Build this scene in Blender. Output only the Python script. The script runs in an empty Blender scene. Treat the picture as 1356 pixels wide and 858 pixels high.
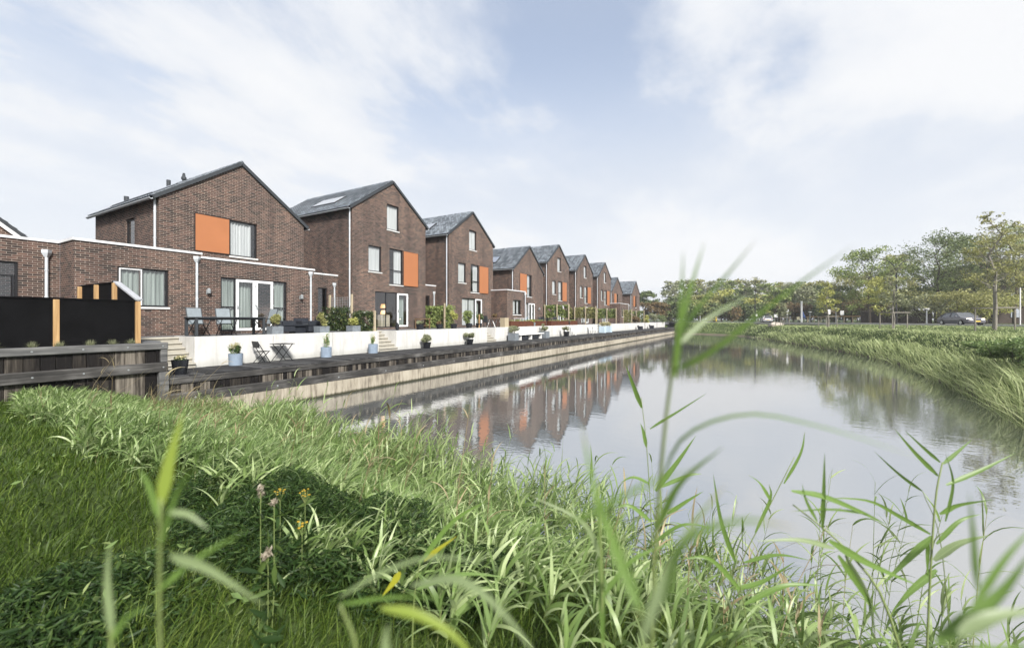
import bpy, math, random
import numpy as np
from mathutils import Vector, Matrix
R = math.radians
rng = np.random.default_rng(7)
random.seed(7)
S = bpy.context.scene
COL = S.collection

# ------------------------------------------------------------------ camera
FPX = 560.0                       # focal length in photo pixels (1356 wide)
YAW = math.atan(320 / FPX)
CA, SA = math.cos(YAW), math.sin(YAW)
CAMZ = 3.13                       # eye height over the water
cam = bpy.data.cameras.new('camera')
co = bpy.data.objects.new('camera', cam); COL.objects.link(co)
co.location = (0, 0, CAMZ); co.rotation_euler = (R(90), 0, YAW)
cam.sensor_width = 36; cam.lens = FPX / 1356 * 36
cam.shift_y = -6 / 1356
cam.clip_start = 0.05; cam.clip_end = 6000
cam.dof.use_dof = True; cam.dof.focus_distance = 11; cam.dof.aperture_fstop = 2.2
S.camera = co

# ------------------------------------------------------------------ world, sun, exposure
SUN_EL, SUN_AZ = R(38), math.atan2(-0.55, 0.85)      # towards the sun: over the water, behind the camera
w = bpy.data.worlds.new('World'); S.world = w; w.use_nodes = True
nt = w.node_tree; nt.nodes.clear(); N = nt.nodes.new; L = nt.links.new
def math_node(nt, op, a, b=None, c=None, clamp=False):
    n = nt.nodes.new('ShaderNodeMath'); n.operation = op; n.use_clamp = clamp
    for i, v in enumerate((a, b, c)):
        if v is None: continue
        if isinstance(v, (int, float)): n.inputs[i].default_value = v
        else: nt.links.new(v, n.inputs[i])
    return n.outputs[0]
def smooth(nt, v, lo, hi):
    n = nt.nodes.new('ShaderNodeMapRange'); n.interpolation_type = 'SMOOTHSTEP'
    nt.links.new(v, n.inputs[0]); n.inputs[1].default_value = lo; n.inputs[2].default_value = hi
    return n.outputs[0]
def mixc(nt, f, a, b, blend='MIX'):
    n = nt.nodes.new('ShaderNodeMix'); n.data_type = 'RGBA'; n.blend_type = blend
    for i, v in ((0, f), (6, a), (7, b)):
        if isinstance(v, (int, float)): n.inputs[i].default_value = v
        elif isinstance(v, tuple): n.inputs[i].default_value = (*v, 1)
        else: nt.links.new(v, n.inputs[i])
    return n.outputs[2]
out = N('ShaderNodeOutputWorld')
sky = N('ShaderNodeTexSky'); sky.sky_type = 'NISHITA'; sky.sun_disc = False
sky.sun_elevation = SUN_EL; sky.sun_rotation = math.pi / 2 - SUN_AZ
sky.air_density = 1.0; sky.dust_density = 1.5; sky.ozone_density = 1.0
bg1 = N('ShaderNodeBackground'); L(sky.outputs[0], bg1.inputs[0]); bg1.inputs[1].default_value = 0.064
tc = N('ShaderNodeTexCoord'); sp = N('ShaderNodeSeparateXYZ'); L(tc.outputs['Generated'], sp.inputs[0])
x, y, z = sp.outputs
zz = math_node(nt, 'ADD', math_node(nt, 'MAXIMUM', z, 0.0), 0.16)
px_ = math_node(nt, 'DIVIDE', x, zz); py_ = math_node(nt, 'DIVIDE', y, zz)
def cloudnoise(sx, sy, off, detail, rough, dist=0.0):
    cb = N('ShaderNodeCombineXYZ')
    L(math_node(nt, 'MULTIPLY', px_, sx), cb.inputs[0]); L(math_node(nt, 'MULTIPLY', py_, sy), cb.inputs[1])
    cb.inputs[2].default_value = off
    n = N('ShaderNodeTexNoise'); n.inputs['Scale'].default_value = 1.0; n.inputs['Detail'].default_value = detail
    n.inputs['Roughness'].default_value = rough; n.inputs['Distortion'].default_value = dist
    L(cb.outputs[0], n.inputs['Vector']); return n.outputs[0]
n1 = cloudnoise(1.05, 0.70, 12.1, 8, 0.58, 0.15)
n2 = cloudnoise(1.5, 0.22, 8.1, 4, 0.5)
nn = math_node(nt, 'ADD', math_node(nt, 'MULTIPLY', n1, 0.72), math_node(nt, 'MULTIPLY', n2, 0.28))
mask = smooth(nt, nn, 0.405, 0.525)
lowm = smooth(nt, z, 0.56, 0.28)                   # thick bright layer towards the horizon
mask = math_node(nt, 'MAXIMUM', mask, math_node(nt, 'MULTIPLY', lowm, 0.93))
mask = math_node(nt, 'MULTIPLY_ADD', mask, 0.54, 0.45)
ccol = mixc(nt, smooth(nt, nn, 0.40, 0.60), (0.72, 0.78, 0.88), (0.95, 0.96, 0.98))
ccol = mixc(nt, math_node(nt, 'MULTIPLY', smooth(nt, z, 0.42, 0.02), 0.75), ccol, (0.97, 0.98, 1.0))
ccol = mixc(nt, smooth(nt, z, 0.55, 0.9), ccol, (0.95, 0.97, 1.0))     # the overcast is thickest and brightest overhead
bg2 = N('ShaderNodeBackground'); L(ccol, bg2.inputs[0]); bg2.inputs[1].default_value = 0.300
mx = N('ShaderNodeMixShader'); L(mask, mx.inputs[0]); L(bg1.outputs[0], mx.inputs[1]); L(bg2.outputs[0], mx.inputs[2])
L(mx.outputs[0], out.inputs[0])
sl = bpy.data.lights.new('sun', 'SUN'); sl.energy = 2.3; sl.angle = R(11); sl.color = (1, 0.965, 0.91)
so = bpy.data.objects.new('sun', sl); COL.objects.link(so); so.location = (20, -20, 40)
so.rotation_euler = Vector((-math.cos(SUN_AZ) * math.cos(SUN_EL), -math.sin(SUN_AZ) * math.cos(SUN_EL), -math.sin(SUN_EL))).to_track_quat('-Z', 'Y').to_euler()
S.view_settings.view_transform = 'Standard'; S.view_settings.look = 'None'
S.view_settings.exposure = 1.75; S.view_settings.gamma = 1
S.render.engine = 'CYCLES'
S.cycles.max_bounces = 6; S.cycles.diffuse_bounces = 3; S.cycles.glossy_bounces = 3
S.cycles.transparent_max_bounces = 12; S.cycles.transmission_bounces = 4
S.cycles.use_denoising = True
S.cycles.caustics_reflective = False; S.cycles.caustics_refractive = False

def at(px, depth, py=423.0):      # photo pixel and distance along the view -> world point
    lat = (px - 678) / FPX * depth
    return Vector((lat * CA - depth * SA, lat * SA + depth * CA, CAMZ + (423 - py) / FPX * depth))
ZT = 2.48      # terrace, road level
ZD = 1.41      # boardwalk

# ------------------------------------------------------------------ materials
MATS = {}
class Mt:
    def __init__(s, name, rough=0.7, spec=0.4):
        s.m = bpy.data.materials.new(name); s.m.use_nodes = True; s.nt = s.m.node_tree
        s.b = s.nt.nodes['Principled BSDF']; s.b.inputs['Roughness'].default_value = rough
        s.b.inputs['Specular IOR Level'].default_value = spec; MATS[name] = s.m
    def uv(s, sx=1, sy=1):
        t = s.nt.nodes.new('ShaderNodeTexCoord'); mp = s.nt.nodes.new('ShaderNodeMapping')
        mp.inputs['Scale'].default_value = (sx, sy, 1); s.nt.links.new(t.outputs['UV'], mp.inputs[0]); return mp.outputs[0]
    def pos(s, sc=(1, 1, 1)):
        g = s.nt.nodes.new('ShaderNodeNewGeometry'); mp = s.nt.nodes.new('ShaderNodeMapping')
        mp.inputs['Scale'].default_value = sc; s.nt.links.new(g.outputs['Position'], mp.inputs[0]); return mp.outputs[0]
    def island(s):
        return s.nt.nodes.new('ShaderNodeNewGeometry').outputs['Random Per Island']
    def noise(s, vec, scale, detail=4, rough=0.55):
        n = s.nt.nodes.new('ShaderNodeTexNoise'); n.inputs['Scale'].default_value = scale
        n.inputs['Detail'].default_value = detail; n.inputs['Roughness'].default_value = rough
        s.nt.links.new(vec, n.inputs['Vector']); return n.outputs[0]
    def ramp(s, f, stops):
        r = s.nt.nodes.new('ShaderNodeValToRGB'); e = r.color_ramp.elements
        while len(e) < len(stops): e.new(0.5)
        for k, (p, c) in enumerate(stops): e[k].position = p; e[k].color = (*c, 1)
        s.nt.links.new(f, r.inputs[0]); return r.outputs[0]
    def col(s, c):
        if isinstance(c, tuple): s.b.inputs['Base Color'].default_value = (*c, 1)
        else: s.nt.links.new(c, s.b.inputs['Base Color'])
        return s
    def bump(s, h, strength=0.3, dist=0.01):
        b = s.nt.nodes.new('ShaderNodeBump'); b.inputs['Strength'].default_value = strength; b.inputs['Distance'].default_value = dist
        s.nt.links.new(h, b.inputs['Height']); s.nt.links.new(b.outputs[0], s.b.inputs['Normal']); return s
def plain(name, c, rough=0.6, spec=0.4, vary=0.15, sc=3.0, metal=0):
    m = Mt(name, rough, spec)
    f = m.noise(m.pos(), sc, 5, 0.6)
    m.col(m.ramp(f, [(0.3, tuple(v * (1 - vary) for v in c)), (0.7, tuple(min(1, v * (1 + vary)) for v in c))]))
    m.b.inputs['Metallic'].default_value = metal
    return m.m
def leafmat(name, stops, trans=0.35, rough=0.45, spec=0.35, patch=0.0, veins=0.0, dry=0.0):
    m = Mt(name, rough, spec)
    f = m.island()
    if patch:
        f = math_node(m.nt, 'ADD', math_node(m.nt, 'MULTIPLY', f, 1 - patch), math_node(m.nt, 'MULTIPLY', m.noise(m.pos(), 0.9, 3), patch))
    c = m.ramp(f, stops)
    if veins or dry:
        q = m.nt.nodes.new('ShaderNodeSeparateXYZ'); m.nt.links.new(m.uv(), q.inputs[0]); u_, v_ = q.outputs[0], q.outputs[1]
        if veins:      # fine ribs along the leaf and a paler midrib
            rb = math_node(m.nt, 'MULTIPLY_ADD', math_node(m.nt, 'SINE', math_node(m.nt, 'MULTIPLY', u_, 56.0)), veins, 1.0)
            mid = math_node(m.nt, 'MULTIPLY_ADD', smooth(m.nt, math_node(m.nt, 'ABSOLUTE', math_node(m.nt, 'SUBTRACT', u_, 0.5)), 0.07, 0.02), veins * 2.2, rb)
            mm = m.nt.nodes.new('ShaderNodeCombineXYZ')
            for i_ in range(3): m.nt.links.new(mid, mm.inputs[i_])
            c = mixc(m.nt, 1.0, c, mm.outputs[0], 'MULTIPLY')
        if dry:        # dying tips and spots
            sp_ = m.noise(m.pos(), 26, 3, 0.6); g_ = math_node(m.nt, 'ADD', v_, math_node(m.nt, 'MULTIPLY', m.noise(m.pos(), 3.1, 2), 0.9))
            c = mixc(m.nt, math_node(m.nt, 'MULTIPLY', smooth(m.nt, math_node(m.nt, 'ADD', g_, math_node(m.nt, 'MULTIPLY', sp_, 0.35)), 1.62 - dry, 1.85 - dry), 0.85), c, (0.33, 0.26, 0.11))
    m.col(c)
    t = m.nt.nodes.new('ShaderNodeBsdfTranslucent'); m.nt.links.new(c, t.inputs[0])
    ms = m.nt.nodes.new('ShaderNodeMixShader'); ms.inputs[0].default_value = trans
    o = m.nt.nodes['Material Output']
    m.nt.links.new(m.b.outputs[0], ms.inputs[1]); m.nt.links.new(t.outputs[0], ms.inputs[2]); m.nt.links.new(ms.outputs[0], o.inputs[0])
    return m.m

m = Mt('brick', 0.85, 0.25)
uv = m.uv()
bt = m.nt.nodes.new('ShaderNodeTexBrick'); m.nt.links.new(uv, bt.inputs['Vector'])
bt.offset = 0.5; bt.inputs['Scale'].default_value = 1; bt.inputs['Brick Width'].default_value = 0.235; bt.inputs['Row Height'].default_value = 0.076
bt.inputs['Mortar Size'].default_value = 0.0065; bt.inputs['Mortar Smooth'].default_value = 0.2; bt.inputs['Bias'].default_value = 0.0
bt.inputs['Color1'].default_value = (0.024, 0.017, 0.015, 1); bt.inputs['Color2'].default_value = (0.126, 0.073, 0.056, 1)
bt.inputs['Mortar'].default_value = (0.31, 0.28, 0.245, 1)
f = m.noise(m.pos(), 0.55, 4); f2 = m.noise(m.uv(1, 1), 9, 3)
c = mixc(m.nt, 1.0, bt.outputs[0], m.ramp(f, [(0.3, (0.82, 0.82, 0.84)), (0.7, (1.12, 1.08, 1.05))]), 'MULTIPLY')
c = mixc(m.nt, 1.0, c, m.ramp(f2, [(0.35, (0.8, 0.8, 0.8)), (0.65, (1.15, 1.15, 1.15))]), 'MULTIPLY')
wst = m.noise(m.pos((0.9, 0.9, 0.10)), 1.3, 4, 0.6); c = mixc(m.nt, 1.0, c, m.ramp(wst, [(0.36, (0.72, 0.72, 0.74)), (0.56, (1.05, 1.03, 1.02))]), 'MULTIPLY')
m.col(c); m.bump(math_node(m.nt, 'SUBTRACT', 1.0, bt.outputs['Fac']), 0.5, 0.006)
BRICK = m.m
m = Mt('roof_tile', 0.30, 0.6)
tb = m.nt.nodes.new('ShaderNodeTexBrick'); m.nt.links.new(m.pos((1, 1.236, 0)), tb.inputs['Vector']); tb.offset = 0.0; tb.inputs['Scale'].default_value = 1
tb.inputs['Brick Width'].default_value = 0.235; tb.inputs['Row Height'].default_value = 0.33; tb.inputs['Mortar Size'].default_value = 0.016; tb.inputs['Mortar Smooth'].default_value = 0.4
tb.inputs['Color1'].default_value = (0.075, 0.088, 0.105, 1); tb.inputs['Color2'].default_value = (0.24, 0.27, 0.31, 1); tb.inputs['Mortar'].default_value = (0.022, 0.025, 0.03, 1)  # checkered sheen of the roof is put into the colour as pale and dark tiles
c = mixc(m.nt, 1.0, tb.outputs[0], m.ramp(m.noise(m.pos(), 0.8, 4), [(0.3, (0.8, 0.8, 0.8)), (0.7, (1.15, 1.15, 1.12))]), 'MULTIPLY')
m.col(c); TILE = m.m
def timber(name, lo, mid, hi, streak=14):
    m = Mt(name, 0.85, 0.2)
    f = m.noise(m.pos((streak, streak, 0.9)), 1.0, 5, 0.65)
    a = math_node(m.nt, 'ADD', math_node(m.nt, 'MULTIPLY', f, 0.65), math_node(m.nt, 'MULTIPLY', m.island(), 0.38))
    m.col(m.ramp(a, [(0.40, lo), (0.58, mid), (0.80, hi)])); m.bump(f, 0.35, 0.01)
    return m.m
BOARD = timber('weathered_board', (0.006, 0.005, 0.005), (0.040, 0.034, 0.028), (0.215, 0.190, 0.158))
def timber_h(name, lo, mid, hi):
    m = Mt(name, 0.85, 0.2)
    f = m.noise(m.pos((14, 0.8, 14)), 1.0, 5, 0.65); g = m.noise(m.pos(), 1.3, 3)
    a = math_node(m.nt, 'ADD', math_node(m.nt, 'MULTIPLY', f, 0.6), math_node(m.nt, 'MULTIPLY', g, 0.42))
    m.col(m.ramp(a, [(0.35, lo), (0.52, mid), (0.7, hi)])); m.bump(f, 0.4, 0.01)
    return m.m
BEAM = timber_h('weathered_beam', (0.012, 0.012, 0.012), (0.05, 0.048, 0.046), (0.15, 0.145, 0.14))
CAPBEAM = timber_h('grey_cap_beam', (0.035, 0.036, 0.038), (0.10, 0.10, 0.10), (0.19, 0.19, 0.185))
DECK = timber('deck_plank', (0.018, 0.018, 0.019), (0.045, 0.045, 0.047), (0.085, 0.085, 0.085), 3)
POST = timber('new_timber_post', (0.26, 0.15, 0.065), (0.42, 0.27, 0.13), (0.55, 0.40, 0.22), 20)
PALEPOST = timber('pale_timber_post', (0.25, 0.20, 0.13), (0.40, 0.34, 0.24), (0.52, 0.45, 0.34), 20)
m = Mt('concrete_base', 0.85, 0.2)
f = m.noise(m.pos((6, 6, 1.2)), 1.0, 5, 0.6); g = m.noise(m.pos(), 0.5, 3)
a = math_node(m.nt, 'ADD', math_node(m.nt, 'MULTIPLY', f, 0.6), math_node(m.nt, 'MULTIPLY', g, 0.4))
c = m.ramp(a, [(0.34, (0.13, 0.11, 0.085)), (0.48, (0.33, 0.295, 0.235)), (0.66, (0.46, 0.42, 0.345))])
spz = m.nt.nodes.new('ShaderNodeSeparateXYZ'); m.nt.links.new(m.pos(), spz.inputs[0])
alg = smooth(m.nt, math_node(m.nt, 'ADD', spz.outputs[2], math_node(m.nt, 'MULTIPLY', f, 0.10)), 0.20, 0.08)
m.col(mixc(m.nt, alg, c, (0.035, 0.035, 0.02))); CONC = m.m       # algae line at the water
m = Mt('white_concrete', 0.7, 0.3)
f = m.noise(m.pos((1.5, 1.5, 0.5)), 1.6, 5, 0.6); g = m.noise(m.pos(), 5, 4, 0.6)
st_ = m.noise(m.pos((3, 3, 0.18)), 1.8, 4, 0.6); szw = m.nt.nodes.new('ShaderNodeSeparateXYZ'); m.nt.links.new(m.pos(), szw.inputs[0])
lowz = smooth(m.nt, math_node(m.nt, 'ADD', szw.outputs[2], math_node(m.nt, 'MULTIPLY', g, -0.25)), 1.62, 1.30)
c0 = mixc(m.nt, math_node(m.nt, 'MULTIPLY', smooth(m.nt, st_, 0.52, 0.72), 0.45), m.ramp(f, [(0.28, (0.47, 0.463, 0.445)), (0.6, (0.585, 0.58, 0.567))]), (0.37, 0.362, 0.335))
c = mixc(m.nt, 1.0, mixc(m.nt, math_node(m.nt, 'MULTIPLY', lowz, 0.4), c0, (0.27, 0.275, 0.235)), m.ramp(g, [(0.25, (0.94, 0.94, 0.93)), (0.6, (1, 1, 1))]), 'MULTIPLY')
m.col(c); WHITEWALL = m.m
STEP = plain('cream_step_stone', (0.36, 0.34, 0.29), 0.75, 0.3, 0.12, 5)
COPING = plain('pale_coping', (0.62, 0.63, 0.64), 0.45, 0.5, 0.06)
ZINC = plain('zinc_pipe', (0.50, 0.53, 0.56), 0.4, 0.5, 0.12, 4, 0.15)
FRAME = plain('dark_window_frame', (0.012, 0.012, 0.014), 0.4, 0.4, 0.1)
WFRAME = plain('white_door_frame', (0.78, 0.79, 0.80), 0.35, 0.5, 0.04)
SILL = plain('pale_sill', (0.55, 0.55, 0.54), 0.7, 0.3, 0.1)
ORANGE = plain('orange_panel', (0.345, 0.135, 0.056), 0.45, 0.4, 0.05, 1.2)
BLACK = plain('black_stain', (0.005, 0.005, 0.0055), 0.9, 0.05, 0.3)
BLACKM = plain('black_metal', (0.012, 0.013, 0.014), 0.5, 0.4, 0.1)
CHARC = plain('charcoal', (0.035, 0.040, 0.046), 0.6, 0.35, 0.15, 6)
MESHG = plain('grey_sling', (0.20, 0.23, 0.25), 0.7, 0.3, 0.1, 8)
RATTAN = plain('dark_rattan', (0.014, 0.017, 0.024), 0.6, 0.35, 0.4, 60)
BLUEPOT = plain('blue_grey_concrete', (0.20, 0.25, 0.32), 0.75, 0.3, 0.14, 7)
GREYPOT = plain('grey_concrete', (0.16, 0.18, 0.20), 0.75, 0.3, 0.2, 7)
BLACKPOT = plain('black_glaze', (0.010, 0.011, 0.014), 0.25, 0.5, 0.2, 8)
PALEBLUE = plain('pale_blue_pot', (0.42, 0.52, 0.60), 0.6, 0.4, 0.08)
CORTEN = plain('rusted_steel', (0.085, 0.030, 0.016), 0.85, 0.2, 0.35, 5)
PAVE = plain('grey_pavers', (0.115, 0.118, 0.125), 0.8, 0.25, 0.25, 2.2)
SOIL = plain('dark_soil', (0.022, 0.018, 0.013), 0.95, 0.1, 0.4, 8)
WHITE = plain('white_paint', (0.75, 0.75, 0.74), 0.5, 0.4, 0.05)
STEEL = plain('grey_steel', (0.28, 0.30, 0.31), 0.4, 0.5, 0.1, 4, 0.3)
WOOD = plain('brown_wood', (0.16, 0.10, 0.055), 0.7, 0.3, 0.3, 8)
DARKWOOD = plain('dark_brown_boards', (0.060, 0.046, 0.036), 0.8, 0.2, 0.3, 3)
GREYWOOD = plain('grey_weathered_wood', (0.235, 0.215, 0.185), 0.85, 0.2, 0.2, 6)
ROOMWALL = plain('room_wall', (0.28, 0.20, 0.13), 0.8, 0.2, 0.05)
ROCK = plain('pale_rock', (0.42, 0.37, 0.32), 0.9, 0.2, 0.25, 5)
YELLOW = plain('yellow_plastic', (0.70, 0.50, 0.06), 0.5, 0.4, 0.05)
BLUECLOTH = plain('blue_cloth', (0.08, 0.13, 0.30), 0.8, 0.2, 0.1)
PLATE = plain('number_plate', (0.75, 0.52, 0.05), 0.4, 0.4, 0.05)
TYRE = plain('tyre_rubber', (0.014, 0.014, 0.015), 0.85, 0.2, 0.1)
RIM = plain('alloy_rim', (0.5, 0.51, 0.52), 0.3, 0.5, 0.05, 3, 0.6)
CARPAINT = plain('dark_car_paint', (0.14, 0.137, 0.155), 0.18, 0.6, 0.05)
WCAR = plain('white_car_paint', (0.78, 0.78, 0.78), 0.2, 0.5, 0.03)
PANEL = plain('solar_glass', (0.62, 0.65, 0.70), 0.12, 0.9, 0.06, 2, 0.9)
BARK = plain('bark', (0.070, 0.058, 0.045), 0.9, 0.2, 0.35, 6)
PALEBARK = plain('pale_bark', (0.20, 0.185, 0.16), 0.9, 0.2, 0.3, 6)
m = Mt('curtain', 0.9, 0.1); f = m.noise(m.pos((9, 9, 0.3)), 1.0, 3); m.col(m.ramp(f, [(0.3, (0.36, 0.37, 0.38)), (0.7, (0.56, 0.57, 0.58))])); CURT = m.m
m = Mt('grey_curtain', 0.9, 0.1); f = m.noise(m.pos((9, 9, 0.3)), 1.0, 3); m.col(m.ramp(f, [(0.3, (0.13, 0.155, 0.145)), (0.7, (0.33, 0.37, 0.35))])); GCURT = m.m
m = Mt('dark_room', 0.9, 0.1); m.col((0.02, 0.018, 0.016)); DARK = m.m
m = Mt('window_glass', 0.02, 0.5); nt_ = m.nt
ge = nt_.nodes.new('ShaderNodeNewGeometry'); dt = nt_.nodes.new('ShaderNodeVectorMath'); dt.operation = 'DOT_PRODUCT'
nt_.links.new(ge.outputs['Incoming'], dt.inputs[0]); nt_.links.new(ge.outputs['Normal'], dt.inputs[1])
fr = math_node(nt_, 'POWER', math_node(nt_, 'SUBTRACT', 1.0, math_node(nt_, 'ABSOLUTE', dt.outputs['Value'])), 4.0)      # Schlick, the same from both sides
tr = nt_.nodes.new('ShaderNodeBsdfTransparent'); tr.inputs[0].default_value = (0.95, 0.97, 0.965, 1)
gl = nt_.nodes.new('ShaderNodeBsdfGlossy'); gl.inputs['Roughness'].default_value = 0.01
bn = nt_.nodes.new('ShaderNodeBump'); bn.inputs['Strength'].default_value = 0.05; bn.inputs['Distance'].default_value = 0.02
nt_.links.new(m.noise(m.pos(), 1.5, 2), bn.inputs['Height']); nt_.links.new(bn.outputs[0], gl.inputs['Normal'])
ms = nt_.nodes.new('ShaderNodeMixShader'); nt_.links.new(math_node(nt_, 'MULTIPLY_ADD', fr, 0.8, 0.16, True), ms.inputs[0])
nt_.links.new(tr.outputs[0], ms.inputs[1]); nt_.links.new(gl.outputs[0], ms.inputs[2]); nt_.links.new(ms.outputs[0], nt_.nodes['Material Output'].inputs[0])
GLASS = m.m
m = Mt('car_glass', 0.05, 0.6); m.col((0.05, 0.056, 0.062)); m.b.inputs['IOR'].default_value = 1.9; CGLASS = m.m
def emit(name, c, s):
    m = Mt(name); m.col((0.8, 0.7, 0.5)); m.b.inputs['Emission Color'].default_value = (*c, 1); m.b.inputs['Emission Strength'].default_value = s; return m.m
LAMPGLOW = emit('lamp_glow', (1, 0.42, 0.10), 0.42); HEADGLOW = emit('headlight_glow', (1, 0.86, 0.62), 2.5)
REDLENS = plain('red_lens', (0.3, 0.02, 0.015), 0.3, 0.5, 0.05)

GRASS = leafmat('short_grass', [(0.18, (0.014, 0.032, 0.004)), (0.5, (0.068, 0.120, 0.015)), (0.85, (0.19, 0.25, 0.05))], 0.35, 0.5, 0.3, 0.5)
TALLG = leafmat('tall_grass', [(0.0, (0.035, 0.075, 0.018)), (0.5, (0.155, 0.245, 0.070)), (0.9, (0.36, 0.46, 0.21)), (1.0, (0.48, 0.49, 0.28))], 0.35, 0.42, 0.4, 0.3)
REED = leafmat('reed_leaf', [(0.0, (0.075, 0.13, 0.03)), (0.45, (0.20, 0.29, 0.09)), (0.85, (0.42, 0.50, 0.25)), (0.985, (0.42, 0.48, 0.27)), (1.0, (0.50, 0.47, 0.14))], 0.38, 0.4, 0.42, 0.25, 0.10, 0.0)
REEDSTEM = leafmat('reed_stem', [(0.0, (0.10, 0.14, 0.04)), (0.7, (0.20, 0.25, 0.09)), (1.0, (0.33, 0.29, 0.15))], 0.1)
HERO = leafmat('near_reed_leaf', [(0.0, (0.10, 0.17, 0.035)), (0.6, (0.16, 0.26, 0.06)), (1.0, (0.24, 0.33, 0.10))], 0.45, 0.4, 0.4, 0, 0.13, 0.06)
HEROPALE = leafmat('pale_reed_leaf', [(0.0, (0.17, 0.24, 0.10)), (1.0, (0.27, 0.33, 0.17))], 0.4, 0.4, 0.4, 0, 0.13, 0.06)
HEROYEL = leafmat('yellow_reed_leaf', [(0.0, (0.40, 0.42, 0.03)), (1.0, (0.48, 0.45, 0.05))], 0.5)
HEROLIME = leafmat('lime_reed_leaf', [(0.0, (0.24, 0.32, 0.045)), (1.0, (0.30, 0.38, 0.07))], 0.5)
BRAMBLE = leafmat('bramble_leaf', [(0.0, (0.06, 0.11, 0.03)), (0.6, (0.17, 0.25, 0.08)), (1.0, (0.36, 0.41, 0.17))], 0.3, 0.4, 0.4, 0.3)
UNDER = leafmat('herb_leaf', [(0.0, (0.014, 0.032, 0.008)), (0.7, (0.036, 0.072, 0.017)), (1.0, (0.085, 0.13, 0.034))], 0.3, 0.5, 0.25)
BANK = leafmat('bank_reed', [(0.0, (0.13, 0.18, 0.06)), (0.6, (0.36, 0.42, 0.19)), (1.0, (0.56, 0.57, 0.33))], 0.35, 0.5, 0.3, 0.4)
STRAW = leafmat('dry_straw', [(0.0, (0.22, 0.17, 0.09)), (1.0, (0.42, 0.35, 0.21))], 0.3)
FOL = {}
for nm, a_, b_, c_ in (('green', (0.09, 0.135, 0.038), (0.23, 0.29, 0.09), (0.42, 0.46, 0.18)), ('dark', (0.05, 0.075, 0.03), (0.13, 0.17, 0.066), (0.25, 0.29, 0.125)),
                       ('olive', (0.14, 0.145, 0.045), (0.3, 0.3, 0.115), (0.48, 0.46, 0.21)), ('yellow', (0.2, 0.22, 0.045), (0.38, 0.39, 0.11), (0.52, 0.5, 0.2)),
                       ('rust', (0.12, 0.085, 0.04), (0.2, 0.145, 0.07), (0.28, 0.21, 0.1)), ('greygreen', (0.13, 0.145, 0.08), (0.26, 0.28, 0.16), (0.4, 0.41, 0.26))):
    FOL[nm] = leafmat('foliage_' + nm, [(0.0, a_), (0.55, b_), (1.0, c_)], 0.3, 0.55, 0.25, 0.25)
HEDGE = leafmat('hedge_leaf', [(0.0, (0.022, 0.042, 0.016)), (0.6, (0.055, 0.088, 0.03)), (1.0, (0.15, 0.17, 0.06))], 0.3, 0.4, 0.4)
YFLOWER = leafmat('yellow_flower', [(0.0, (0.34, 0.22, 0.015)), (1.0, (0.46, 0.32, 0.03))], 0.3)
FLUFF = leafmat('seed_fluff', [(0.0, (0.26, 0.22, 0.16)), (1.0, (0.44, 0.39, 0.31))], 0.4)
DRYHEAD = leafmat('pale_flower', [(0.0, (0.30, 0.28, 0.14)), (1.0, (0.55, 0.50, 0.30))], 0.3)

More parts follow.
